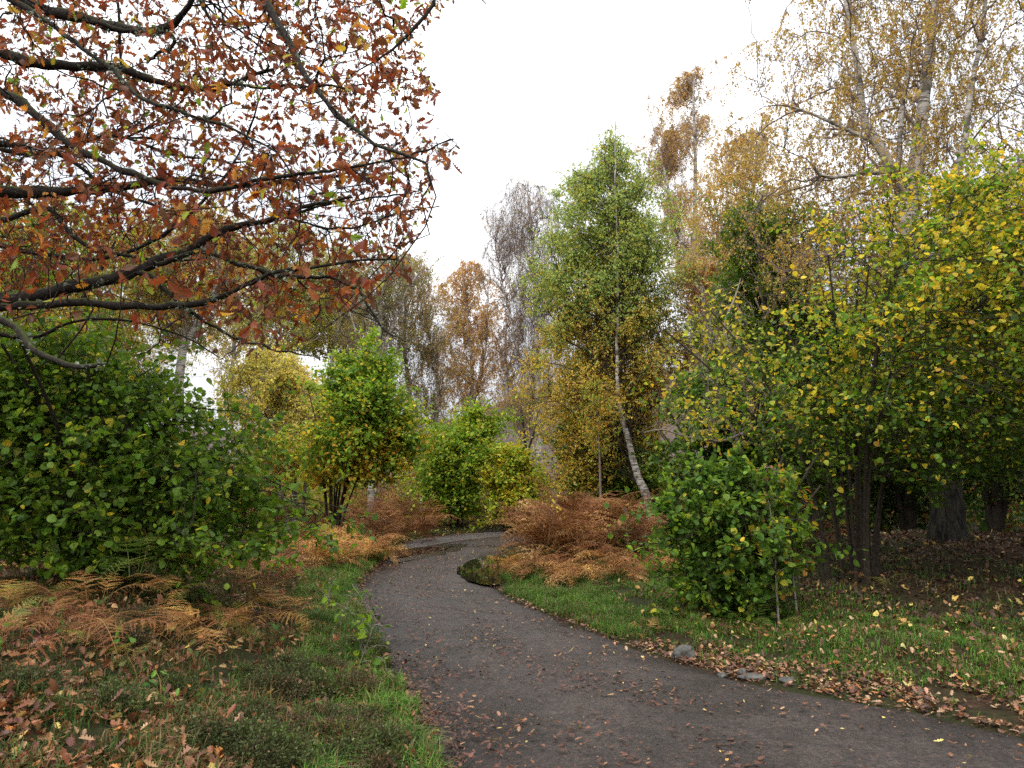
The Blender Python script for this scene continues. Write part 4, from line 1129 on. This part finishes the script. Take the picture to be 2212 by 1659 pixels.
def bracken(label, x, y, mix, n, size, seed, group=None, low=0.0, nm='bracken_plant', az=None, z=None, near=None):
    rng = np.random.default_rng(seed)
    root = empty(nm, (x, y, (H(x, y) if z is None else z) - .01), label, 'bracken', group)
    root.rotation_euler = (0, 0, rng.uniform(0, 6.28) if az is None else 0)
    for k in range(n):
        key = mix[rng.integers(0, len(mix))]
        nr_ = ('_near' if rng.random() < .5 else '') if near is None else near
        src = LIB[key + nr_][rng.integers(0, 4)]
        c = src.copy(); C.objects.link(c); c.parent = root
        c.location = (rng.normal(0, .10), rng.normal(0, .10), 0)
        a = k / n * 6.28 + rng.normal(0, .5) if az is None else az + rng.normal(0, .5)
        c.rotation_euler = (rng.normal(0, .18), low + rng.normal(.05, .22), a)
        q = size * rng.uniform(.6, 1.15); c.scale = (q, q, q)
    return root

rngb = np.random.default_rng(8)
seed = 1000
# right-hand mound
RM = [(1160, 14.4), (1185, 15.2), (1210, 14.6), (1250, 15.6), (1290, 15.0), (1180, 13.4), (1240, 13.4), (1300, 13.6), (1340, 14.6), (1225, 12.6), (1280, 12.4), (1175, 13.0), (1330, 12.9), (1370, 13.6), (1190, 16.4), (1330, 16.6), (1260, 17.2), (1380, 15.8)]
for k, (zx, D) in enumerate(RM):
    b = gbase(zx, D)
    bracken('reddish brown dead bracken at the back of the mound right of the puddle' if D > 15 else ('reddish brown dead bracken in the middle of the mound right of the puddle' if D > 13.2 else 'reddish brown dead bracken low on the near face of the mound'), b[0], b[1], ['rust', 'red', 'red', 'rust', 'tan'], 12, 1.5, seed + k, 'back of the brown mound' if D > 15 else ('middle of the brown mound' if D > 13.2 else 'near face of the brown mound'))
seed += 100
RF = [(1165, 12.1), (1175, 11.5), (1215, 11.2), (1250, 10.9), (1300, 10.7), (1350, 10.6), (1230, 11.8), (1290, 11.7), (1340, 11.6), (1385, 11.2), (1180, 12.0), (1395, 12.2)]
for k, (zx, D) in enumerate(RF):
    b = gbase(zx, D)
    bracken('orange-tan collapsed bracken along the foot of the brown mound', b[0], b[1], ['tan', 'tan', 'rust', 'gold', 'rust'], 9, .85, seed + k, 'bracken along the mound foot', .25)
bb = gbase(1118, 12.4)
bracken('upright yellow-green bracken plant at the water edge of the puddle', bb[0], bb[1], ['yellowgreen', 'gold', 'gold'], 9, 1.0, 1301)
seed += 200
LF = [(700, 14.0), (735, 13.6), (760, 14.4), (790, 13.8), (810, 14.6), (745, 15.2), (690, 15.4), (800, 15.6), (650, 14.4), (720, 12.6), (690, 12.6), (640, 12.8)]
for k, (zx, D) in enumerate(LF):
    b = gbase(zx, D)
    bracken('golden brown bracken on the left bank where the track bends', b[0], b[1], ['gold', 'gold', 'tan', 'rust'], 10, 1.05, seed + k, 'golden bracken on the left bank')
seed += 100
LB = [(860, 18.5), (900, 19), (840, 19.5), (880, 20.5), (930, 21), (800, 19), (760, 18.8), (720, 18.4), (680, 18.2), (640, 19), (960, 24), (1040, 24.5), (1100, 24.5), (1160, 24), (1200, 23), (1230, 21.8), (830, 22), (780, 21.5), (730, 21), (900, 23), (940, 25.5), (1010, 26), (1080, 26.5), (870, 25), (810, 25), (1150, 26.5), (1220, 25.5), (700, 24), (640, 23), (580, 21)]
for k, (zx, D) in enumerate(LB):
    b = gbase(zx, D)
    lab, grp = (('dark rusty bracken below and behind the green and gold round bush', 'bracken below the round bush') if zx < 850 else
                ('dark rusty bracken at the outside of the bend, around the bright green bush', 'bracken around the bright green bush') if zx < 1120 else
                ('rusty bracken at the foot of the tall bare birch', 'bracken below the bare birch'))
    bracken(lab, b[0], b[1], ['rust', 'red', 'red', 'tan'], 10, 1.35, seed + k, grp)
seed += 100
MB = [(600, 10.2), (560, 10.8), (620, 11.2), (540, 9.6), (500, 10.4)]
for k, (zx, D) in enumerate(MB):
    b = gbase(zx, D)
    bracken('rusty bracken under the outer twigs of the dark green hazel', b[0], b[1], ['rust', 'tan', 'red'], 9, .85, seed + k, 'bracken below the dark green hazel', .2)
seed += 100
RB = [(1440, 12.2), (1480, 13.2), (1750, 12.6), (1500, 11.2), (1450, 14.4)]
for k, (zx, D) in enumerate(RB):
    b = gbase(zx, D)
    bracken('shaded rusty bracken between the verge bush and the wood', b[0], b[1], ['rust', 'red', 'green'], 8, .9, seed + k, 'shaded bracken beside the verge bush')
# foreground plants, each one told apart
fg = [
 ('fresh green fern frond tuft at the foot of the left-hand hazel', 330, 1262, 6.5, ['green', 'green', 'yellowgreen'], 9, .80, 0),
 ('yellowing fern arching just below the fresh green fern', 400, 1318, 6.3, ['yellowgreen', 'gold'], 7, .55, .1),
 ('curled golden bracken left of the yellowing fern', 262, 1370, 6.0, ['gold', 'tan'], 6, .45, .1),
 ('pale golden bracken fronds hanging in the middle of the left bank', 395, 1400, 5.4, ['gold', 'gold', 'tan'], 8, .55, .25),
 ('dense brown bracken at the right of the golden hanging fronds', 480, 1375, 5.9, ['tan', 'rust', 'gold'], 10, .55, .2),
 ('pink-brown bracken with one straw-coloured frond near the track', 630, 1318, 7.4, ['rust', 'tan', 'red', 'gold'], 11, .62, .25),
 ('rusty bracken behind the straw-coloured frond', 570, 1290, 8.0, ['rust', 'red', 'tan'], 10, .62, .15),
 ('tall green-tipped yellow bracken stalk beside the brown one', 560, 1400, 6.2, ['gold', 'yellowgreen'], 5, .5, .0),
 ('dead rust-red bracken lying flat among the oak leaves', 215, 1530, 4.35, ['rust', 'red', 'rust'], 6, .72, .35),
 ('crumpled dark red bracken left of the flat rust-red frond', 120, 1470, 4.7, ['red', 'rust'], 8, .40, .35),
 ('straw-yellow bracken cut by the left edge of the photo', 8, 1395, 5.0, ['gold', 'yellowgreen'], 6, .42, .1),
 ('brown drooping bracken at the left edge above the straw-yellow one', 30, 1235, 7.0, ['tan', 'rust'], 7, .5, .1),
 ('small dark bracken among the heather', 130, 1400, 5.4, ['red', 'tan'], 6, .38, .2),
 ('low green fern under the front of the verge bush', 1665, 1345, 7.5, ['green'], 7, .36, .1),
 ('small green fern beneath the round leaves of the verge bush', 1600, 1290, 7.8, ['green', 'yellowgreen'], 5, .40, .1),
 ('little brown fern at the track edge opposite the shoot', 1385, 1375, 7.7, ['tan', 'yellowgreen'], 5, .26, .1),
 ('faded brown bracken at the back of the grassy verge', 1480, 1300, 9.0, ['rust', 'tan'], 9, .45, .3),
 ('yellowish fern in the deep shade of the wood', 1860, 1230, 9.3, ['yellowgreen', 'tan'], 5, .4, .1),
]
up = {0: .30, 1: .22, 8: .20}
for k, (lab, zx, zy, D, mix, n, size, low) in enumerate(fg):
    b = gbase(zx, D)
    bracken(lab, b[0], b[1], mix, n, size * (1.12 if zx < 700 else 1.15), 1700 + k, None, low, near='_near', z=H(*b) + up.get(k, .10 if zx < 700 else .02))
rn = np.random.default_rng(55)
for k in range(6):
    zx_, D_ = [(40, 5.6), (150, 6.0), (210, 5.0), (470, 6.8), (80, 4.5), (300, 4.7), (520, 5.4), (440, 4.9), (660, 8.6)][k]
    b = gbase(zx_, D_)
    bracken('low rust-brown bracken tangled in the heather and leaves of the left bank', b[0], b[1], ['rust', 'red', 'red', 'yellowgreen'], 6, .42, 1800 + k, 'low bracken tangled in the heather', .15, near='_near' if k % 2 else '', z=H(*b) + .05)
for v in LIB.values():
    for o_ in v: bpy.data.objects.remove(o_)

# ------------------------------------------------------------------ heather
def heather_mesh(seed, pal, n=420, rad=.20, hgt=.155):
    rng = np.random.default_rng(seed)
    th = rng.uniform(0, 6.28, n); q = rng.random(n) ** .6
    b = np.stack([np.cos(th) * q * rad * .45, np.sin(th) * q * rad * .45, np.zeros(n)], -1)
    e = np.stack([np.cos(th) * q * rad, np.sin(th) * q * rad, hgt * (1 - .45 * q ** 2) * rng.uniform(.55, 1.2, n)], -1) + rng.normal(0, .012, (n, 3))
    P = bez(b, np.tile([0, 0, 1.0], (n, 1)), e, 5, rng, .05)
    V, Q = tubes(P, np.linspace(.0016, .0007, 5)[None].repeat(n, 0), 3)
    c1 = np.repeat(pick(rng, [(.07, .045, .03)], [1], n), 15, 0)
    pos, tn = along(P, 12, rng, .3)
    m = len(pos)
    V2, Q2, c2 = leaves(pos, norm(tn + rng.normal(0, .6, (m, 3))), norm(rng.normal(size=(m, 3))), rng.uniform(.008, .018, m), DIA, pick(rng, pal[0], pal[1], m))
    return join([(V, Q, c1), (V2, Q2, c2)])
HP = [([(.075, .10, .035), (.05, .07, .025), (.13, .15, .05), (.22, .12, .07)], [3, 3, 1.2, .5]), ([(.09, .10, .04), (.20, .12, .07), (.14, .085, .05)], [3, 1.5, 1.5]), ([(.10, .14, .04), (.16, .19, .06), (.06, .08, .03)], [2, 1.4, 2])]
HM = []
for k in range(3):
    V, Q, cc = heather_mesh(60 + k, HP[k]); m_ = mesh('heather_clump', V, Q, M_GRASS, None, cc, smooth=False); C.objects.unlink(m_); HM.append(m_)
hp = []
rh = np.random.default_rng(31)
while len(hp) < 64:
    zx = rh.uniform(-20, 860); zy = rh.uniform(1370, 1690)
    p = G(zx, zy)
    # keep to the left bank between the leaf drifts
    p = p * rh.uniform(.82, .92)
    a, c, ins = track(p[None])
    if ins[0] or a[0] < .12 or a[0] > 3.2: continue
    if zx < 520 and zy > 1560 and rh.random() < .8: continue
    if any(np.hypot(*(p - np.array(gbase(f[1], f[3])))) < .42 for f in fg) and rh.random() < .85: continue
    hp.append(p)
for k, p in enumerate(hp):
    v_ = int(rh.integers(0, 3)); c = HM[v_].copy(); C.objects.link(c)
    c.location = (p[0], p[1], H(*p) - .02); c.rotation_euler = (0, 0, rh.uniform(0, 6.28)); q = rh.uniform(.65, 1.25); c.scale = (q, q, q * rh.uniform(.8, 1.1))
    q_ = p[1] > 5.0
    tag(c, ['dark green heather clump', 'brown-headed heather clump', 'paler green heather clump'][v_] + (' farther up the left bank near the bracken' if q_ else ' low on the left bank near the oak leaves'), 'heather',
        ['dark', 'brown-headed', 'pale green'][v_] + (' heather up the bank' if q_ else ' heather at the front of the bank'))
for m_ in HM: bpy.data.objects.remove(m_)

# ------------------------------------------------------------------ small herbs and seedlings on the bank
def herb(label, zx, D, seed, n=9, size=.07, pal=((.10, .26, .04), (.16, .33, .05))):
    rng = np.random.default_rng(seed)
    x, y = gbase(zx, D); o = (x, y, H(x, y))
    root = empty('seedling', o, label, 'seedling')
    P = bez(np.zeros((n, 3)), np.tile([0, 0, 1.0], (n, 1)), np.stack([rng.normal(0, size * .8, n), rng.normal(0, size * .8, n), rng.uniform(.08, .2, n)], -1), 5, rng, .04)
    V, Q = tubes(P, np.linspace(.002, .001, 5)[None].repeat(n, 0), 4)
    mesh('stem', V, Q, M_FERNSTALK, root)
    V, Q, cc = put_leaves(P[:, -1], P[:, -1] - P[:, -2], rng, size, OAK, lambda p, r: pick(r, pal, [1] * len(pal), len(p)), 'flat', .2, 0)
    mesh('leaves', V, Q, M_LEAF, root, cc, smooth=False)
    return root
def_h = [(180, 4.9), (330, 4.5), (450, 5.1), (520, 4.6), (600, 5.0), (650, 5.6), (700, 5.2), (720, 4.7), (560, 6.0), (250, 5.6), (760, 5.0), (480, 4.2), (640, 4.3)]
herb('bright oak seedling at the lower left edge of the photo', 25, 4.3, 1, 6, .075)
herb('oak seedling with a few green leaves above the flat rust-red bracken', 290, 5.0, 2, 7, .07)
herb('little green seedling between heather and leaf drift', 385, 4.1, 3, 8, .06)
herb('pale green seedling left of the curled golden bracken', 130, 5.3, 4, 8, .07)
herb('green bramble sprig near the pink-brown bracken', 610, 6.6, 5, 10, .07, ((.08, .2, .04), (.13, .24, .05)))
herb('lone green sprig low on the bank beside the track', 820, 4.9, 6, 8, .06)

for k, (zx_, D_) in enumerate(def_h):
    t_ = herb('small mid-green leafy herb poking through heather on the left bank', zx_, D_, 40 + k, 9, .045, ((.07, .16, .03), (.11, .2, .04), (.16, .2, .05)))
    t_['group'] = 'small herbs in the heather'; t_['category'] = 'herb'
# ------------------------------------------------------------------ grass (uncountable)
def grass(n, sampler, pal, length, seed, label, width=.0035, name='grass', side_clear=False):
    rng = np.random.default_rng(seed)
    p = sampler(n, rng)
    n = len(p)
    base = np.c_[p, height(p) - .01]
    if side_clear:
        for f_ in fg[:13]:
            b_ = np.array(gbase(f_[1], f_[3])); k_ = (np.hypot(*(p - b_).T) > .40) | (rng.random(len(p)) < .25); p = p[k_]
        n = len(p); base = np.c_[p, height(p) - .01]
    th = rng.uniform(0, 6.28, n)
    ln = length * rng.uniform(.35, 1.25, n) * (1 + .35 * wob(p, .5))
    dirn = np.stack([np.cos(th), np.sin(th), np.zeros(n)], -1)
    lean = rng.uniform(.15, 1.0, n)[:, None]
    side = np.stack([-np.sin(th), np.cos(th), np.zeros(n)], -1) * (width * rng.uniform(.6, 1.4, n))[:, None]
    up = np.array([0, 0, 1.0])
    m1 = base + (up * .50 + dirn * lean * .22) * ln[:, None]
    tip = base + (up * (1.0 - .6 * lean) + dirn * lean * .9) * ln[:, None]
    V = np.stack([base - side, base + side, m1 + side * .8, m1 - side * .8, tip + side * .1, tip - side * .1], 1)
    Q = np.array([[0, 1, 2, 3], [3, 2, 4, 5]])[None] + (np.arange(n) * 6)[:, None, None]
    pr = np.repeat(np.asarray(pal[1], float)[None], n, 0)
    for k in range(pr.shape[1]): pr[:, k] *= np.exp(1.3 * wob(np.c_[p, np.zeros(n)] + 9.1 * k, .9))
    cc = np.repeat(pick(rng, pal[0], pr, n), 6, 0)
    tag(mesh(name, V.reshape(-1, 3), Q.reshape(-1, 4), M_GRASS, None, cc, smooth=False), label, None, None, 'stuff')
def near_track(side, x0, x1, y0, y1, d0, d1, dens_noise=-.3, fall=None):
    def f(n, rng):
        res = []; tot = 0
        for _ in range(60):
            m = n
            p = np.stack([rng.uniform(x0, x1, m), rng.uniform(y0, y1, m) ], -1)
            a, b_, ins = track(p)
            d = np.minimum(a, b_); sd = (a < b_) if side == 'L' else (b_ <= a)
            dd = d + .08 * wob(p, .45)
            k = (~ins) & sd & (dd > d0) & (dd < d1) & (wob(p, .7) > dens_noise + rng.normal(0, .2, m))
            if fall: k &= rng.random(m) < np.clip(fall(p, d), 0, 1)
            p = p[k]; res.append(p); tot += len(p)
            if tot > n: break
        return np.concatenate(res)[:n]
    return f
GP = ([(.095, .20, .028), (.06, .14, .022), (.17, .28, .045), (.22, .18, .08), (.13, .08, .035)], [3, 3, 1.4, 1.0, 1.0])
GPd = ([(.06, .13, .025), (.11, .16, .04), (.24, .19, .085), (.16, .10, .045)], [3, 2, 1.0, .9])
grass(95000, near_track('R', -.8, 7, 4.0, 12.5, .18, 3.5, -.55, lambda p, d: (.12 + .88 * sm(.12 + .3 * sm(8, 6, p[:, 1]), .6 + .5 * sm(8, 6, p[:, 1]), d)) * (1 - sm(2.3, 3.3, d) * .85)), GP, .085, 1, 'green grass of the right-hand verge')
grass(16000, near_track('R', -.8, 5, 7.6, 13, .05, .9, -.6), GP, .14, 2, 'longer green grass hanging over the track edge below the bracken')
grass(52000, near_track('L', -5, 1, 3.2, 16, .02, .75, -.7), GP, .16, 3, 'green grass fringe along the left edge of the track')
grass(85000, near_track('L', -5, 0, 3.0, 10, .35, 4.0, -.45), ([(.055, .10, .022), (.09, .12, .035), (.22, .16, .07), (.15, .085, .04)], [3, 2.2, 1.0, 1.6]), .13, 4, 'thin mixed grass on the left bank', side_clear=True)
grass(16000, near_track('L', -6, 5, 14, 26, .1, 2.5, -.3), GPd, .13, 5, 'grass on the outside of the bend')
grass(9000, near_track('R', 1, 9, 7, 16, 2.3, 6.0, .1), GPd, .10, 6, 'sparse dull grass under the trees of the wood')

# ------------------------------------------------------------------ fallen leaves (uncountable)
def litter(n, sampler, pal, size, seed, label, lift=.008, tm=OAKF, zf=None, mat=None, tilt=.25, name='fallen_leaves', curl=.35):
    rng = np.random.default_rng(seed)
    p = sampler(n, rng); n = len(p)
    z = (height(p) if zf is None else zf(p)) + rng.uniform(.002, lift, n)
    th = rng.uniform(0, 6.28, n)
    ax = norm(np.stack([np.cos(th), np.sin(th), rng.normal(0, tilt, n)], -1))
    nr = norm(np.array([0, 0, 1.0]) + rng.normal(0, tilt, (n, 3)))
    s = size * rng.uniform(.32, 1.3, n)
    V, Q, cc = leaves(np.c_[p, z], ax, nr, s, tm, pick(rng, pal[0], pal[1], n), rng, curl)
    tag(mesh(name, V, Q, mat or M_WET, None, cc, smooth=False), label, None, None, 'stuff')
LP = ([(.28, .128, .052), (.20, .075, .030), (.36, .21, .10), (.12, .045, .025), (.42, .16, .04), (.55, .40, .12)], [3, 3, 1.2, 2.6, .6, .25])
LD = ([(.15, .056, .027), (.085, .036, .021), (.27, .14, .065), (.045, .022, .016), (.5, .34, .1)], [3, 3, .9, 2.5, .1])
LY = ([(.62, .46, .12), (.5, .28, .08), (.38, .18, .07), (.66, .56, .22)], [3, 2, 2, .7])
def bottom_left(n, rng):
    z = G(rng.uniform(-150, 760, n * 3), rng.uniform(1450, 2100, n * 3)) * .86
    a, b_, ins = track(z); k = ~ins & (wob(z, .8) > -.25 + rng.normal(0, .2, len(z))) & (rng.random(len(z)) < (.25 + .75 * sm(4.6, 3.6, z[:, 1]) ) )
    return z[k][:n]
litter(6500, bottom_left, LP, .052, 1, 'drift of brown oak leaves in the lower left corner', .05, OAKF2, tilt=.3, curl=.25)
litter(7500, near_track('L', -5, 1.2, 2.6, 12, .0, 3.5, -.4), LP, .052, 2, 'brown leaves scattered through the left bank', .10, OAKF2, tilt=.4)
LR = ([(.25, .115, .055), (.13, .055, .03), (.40, .25, .14), (.075, .036, .022), (.36, .14, .04), (.5, .37, .12)], [3, 3, 1.8, 3, .7, .3])
litter(7000, near_track('R', -.5, 7.5, 3.6, 11, .0, 1.35, -.5, lambda p, d: (1.1 - .85 * sm(.3, 1.3, d)) * (.35 + .65 * sm(9, 6.5, p[:, 1]))), LR, .050, 3, 'band of brown leaves where track and verge meet', .03, OAKF, tilt=.25, curl=.25)
litter(2600, near_track('R', 0, 7.5, 4.2, 10, .8, 3.4, -.5), LR, .050, 4, 'leaves lying on the grass of the verge', .07, OAKF2, tilt=.3)
litter(420, near_track('R', 1, 7.5, 4.5, 10, .6, 4.5, -.6), LY, .055, 5, 'yellow hazel leaves on the verge', .08, HAZEL, tilt=.3)
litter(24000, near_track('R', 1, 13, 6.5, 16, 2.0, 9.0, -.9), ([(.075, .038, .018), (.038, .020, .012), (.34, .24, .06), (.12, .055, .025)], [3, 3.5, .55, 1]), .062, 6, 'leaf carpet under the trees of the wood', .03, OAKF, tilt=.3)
litter(9000, near_track('L', -9, -1, 6, 26, 1.0, 8.0, -.7), ([(.30, .13, .06), (.16, .07, .04), (.40, .2, .09), (.5, .36, .1)], [3, 3, 1.2, .8]), .085, 7, 'leaf carpet behind the left bank', .03, OAKF, tilt=.3)
litter(2600, near_track('L', -6, 4, 15, 26, .0, 3.0, -.7), LY, .06, 8, 'yellow leaves sprinkled round the outside of the bend', .05, OVAL, tilt=.3)
def on_track(edge):
    def f(n, rng):
        res = []; tot = 0
        while tot < n:
            k = rng.uniform(0.02, .93, n) ** 1.0 * (len(EL2) - 1); i = k.astype(int)
            u = rng.random(n)
            if edge == 'L': u = u ** 4.0 * .55
            elif edge == 'R': u = 1 - u ** 3 * .5
            elif edge == 'C': u = .44 + .07 * rng.normal(size=n)
            p = EL2[i] * (1 - u)[:, None] + ER2[i] * u[:, None] + rng.normal(0, .05, (n, 2))
            d = p[:, 1]
            kk = (d > 2.6) & (d < 24) & (wob(p, .9) > -.5 + rng.normal(0, .3, n))
            kk &= ~(((p[:, 0] + .62) / .46) ** 2 + ((p[:, 1] - 12.0) / 1.25) ** 2 < 1) | (rng.random(n) < .16)
            if edge == 'L': kk &= rng.random(n) < (1.05 - .75 * sm(5, 8, d))
            p = p[kk]; res.append(p); tot += len(p)
        return np.concatenate(res)[:n]
    return f
zt = lambda p: np.where((((p[:, 0] + .62) / .8) ** 2 + ((p[:, 1] - 12.0) / 1.8) ** 2 < 1) | (((p[:, 0] + 1.8) / 1.2) ** 2 + ((p[:, 1] - 16.6) / 1.8) ** 2 < 1), .048, .038)
litter(900, on_track('A'), LD, .040, 11, 'dull red-brown leaves scattered over the track', .004, OAKF, zt, tilt=.05, curl=.1)
litter(16000, on_track('A'), LD, .017, 12, 'small bits of leaf and twig trodden into the track', .003, OVAL, zt, tilt=.1, name='leaf_debris')
litter(7500, on_track('L'), ([(.13, .046, .022), (.07, .030, .018), (.26, .13, .06), (.18, .070, .03)], [3, 3.5, .7, 1]), .042, 13, 'wet dark leaves heaped along the left edge of the track', .022, OAKF, zt, tilt=.15, curl=.2)
litter(1700, on_track('R'), LR, .046, 14, 'brown leaves along the right edge of the track', .010, OAKF, zt, tilt=.12, curl=.2)
litter(1500, on_track('C'), LD, .034, 16, 'line of small brown leaves along the middle of the track', .004, OAKF, zt, tilt=.05, curl=.1)
litter(260, on_track('A'), LY, .034, 15, 'few yellow leaves on the track', .006, OVAL, lambda p: np.full(len(p), .04), tilt=.12)

# moss cushions in the lower left corner
def moss(label, zx, zy, rad, seed):
    rng = np.random.default_rng(seed)
    p = G(zx, zy) * .9; o = (p[0], p[1], H(*p))
    n = 5200; th = rng.uniform(0, 6.28, n); q = rng.random(n) ** .6 * rad * (1 + .3 * np.sin(th * 3 + seed))
    pos = np.stack([np.cos(th) * q, np.sin(th) * q * .7, .035 * (1 - (q / rad / 1.3) ** 2) + rng.normal(0, .006, n)], -1)
    ax = norm(np.array([0, 0, 1.0]) + rng.normal(0, .7, (n, 3)))
    V, Q, cc = leaves(pos, ax, norm(rng.normal(size=(n, 3))), rng.uniform(.008, .02, n), DIA, pick(rng, [(.16, .27, .03), (.25, .36, .04), (.09, .16, .025)], [2, 1, 1], n))
    m_ = mesh('moss_cushion', V, Q, M_GRASS, None, cc, smooth=False); m_.location = o
    tag(m_, label, 'moss')
moss('bright green moss cushion at the bottom edge left of the track', 545, 1640, .17, 1)
moss('smaller moss cushion beside the leaf drift, nearer the track', 610, 1590, .10, 2)

# ------------------------------------------------------------------ stones
def stone(label, zx, zy, size, seed, squash=(1, .8, .6), nm='stone', sink=.3, boxy=0.0):
    import bmesh
    rng = np.random.default_rng(seed)
    p = G(zx, zy)
    bm = bmesh.new(); bmesh.ops.create_icosphere(bm, subdivisions=4, radius=1)
    off = rng.uniform(0, 50, 3)
    for v in bm.verts:
        c = np.array(v.co)
        if boxy:
            m_ = np.abs(c).max(); c = c * (1 - boxy) + c / m_ * boxy * .8
        w_ = 1 + .16 * float(wob(c[None] + off, 1.6)[0]) + .05 * float(wob(c[None] + off, .5)[0])
        v.co = Vector(c * w_ * size * np.array(squash))
    me = bpy.data.meshes.new(nm); bm.to_mesh(me); bm.free(); me.materials.append(M_ROCK)
    for f in me.polygons: f.use_smooth = True
    o = bpy.data.objects.new(nm, me); C.objects.link(o)
    o.location = (p[0], p[1], max(H(*p), 0) + size * squash[2] * (1 - sink) * .6); o.rotation_euler = (0, rng.normal(0, .1), rng.uniform(-.4, .4))
    tag(o, label, 'stone')
stone('grey square-cut stone at the edge of the track among brown leaves', 1477, 1425, .085, 1, (1.25, .8, .85), boxy=.75, sink=.1)
stone('small rounded pale stone further right along the track edge', 1603, 1458, .045, 2)
stone('flat grey stone beside the small rounded one', 1625, 1468, .075, 3, (1.5, .8, .35))
stone('low grey stone half buried in the leaf band', 1700, 1478, .05, 4, (1.3, .8, .5))
stone('small dark stone in the muddy edge of the track', 1560, 1462, .04, 5)
stone('pale flat stone near the right end of the leaf band', 1990, 1508, .05, 6, (1.4, .8, .4))

# ------------------------------------------------------------------ far undergrowth that reads as one mass
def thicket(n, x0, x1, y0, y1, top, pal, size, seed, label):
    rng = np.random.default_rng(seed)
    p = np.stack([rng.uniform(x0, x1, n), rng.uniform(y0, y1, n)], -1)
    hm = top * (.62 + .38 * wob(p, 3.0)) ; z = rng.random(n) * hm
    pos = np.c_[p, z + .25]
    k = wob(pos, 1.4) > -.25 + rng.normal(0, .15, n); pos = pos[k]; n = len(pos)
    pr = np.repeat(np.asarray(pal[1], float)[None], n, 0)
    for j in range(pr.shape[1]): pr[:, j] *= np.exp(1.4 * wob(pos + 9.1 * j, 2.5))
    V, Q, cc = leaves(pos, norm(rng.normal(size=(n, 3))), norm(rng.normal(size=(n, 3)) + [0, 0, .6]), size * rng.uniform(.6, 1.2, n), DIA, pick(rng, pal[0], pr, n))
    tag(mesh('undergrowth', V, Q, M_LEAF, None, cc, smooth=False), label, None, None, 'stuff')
thicket(60000, 7.2, 24, 17.5, 27, 3.6, ([(.035, .07, .014), DGR, BRN, YGR, OCH], [5, 3, 2, .4, .4]), .16, 1, 'dim undergrowth deep in the right-hand wood')  # leaf colours darkened to carry the shade of the wood interior
thicket(40000, -19, -5.2, 19, 29, 2.6, ([GRN, YGR, BRN, OCH, LGR], [2.5, 2, 2, 2, 1]), .16, 2, 'mixed undergrowth beyond the left-hand bushes')
thicket(46000, -9, 8, 26.5, 35, 2.5, ([BRN, OCH, YGR, (.20, .11, .06), GRN], [3, 2, 1.6, 3, 1]), .13, 3, 'low brown and yellowing growth beyond the bend')
thicket(22000, 12, 30, 4, 16, 4.2, ([(.035, .07, .014), DGR, BRN], [5, 2, 1]), .2, 4, 'dim undergrowth at the right border of the wood')  # same darkened leaf colours, shade put into the palette

# added broad tree out of view, put there so its crown shades the verge
birch('added unseen broad tree beyond the right edge, put there to shade the verge', 4000, 4.0,
      [vstem((8.2, 1.0), [(0, 0, 1.5), (-.1, .1, 3), (.1, 0, 5), (0, 0, 8)], .3, .08)],
      [(-3000, 3300, 4100), (-1800, 2900, 5200), (-900, 2700, 5600), (100, 2700, 5600), (500, 2900, 5200)],
      colf([GRN, DGR, LGR, YGR], [3.5, 4, 1, .8], 1.6), 99, dict(depth=1.1, gap=-.6, yoff=-2.2), n1=90, n2=900, n3=4500, per=8, leaf=.085,
      tmpl=OVAL, mode='flat', bark_m=M_HAZBARK, twig_m=M_HAZBARK, nm='broadleaf_tree', cat='tree', weep=0)
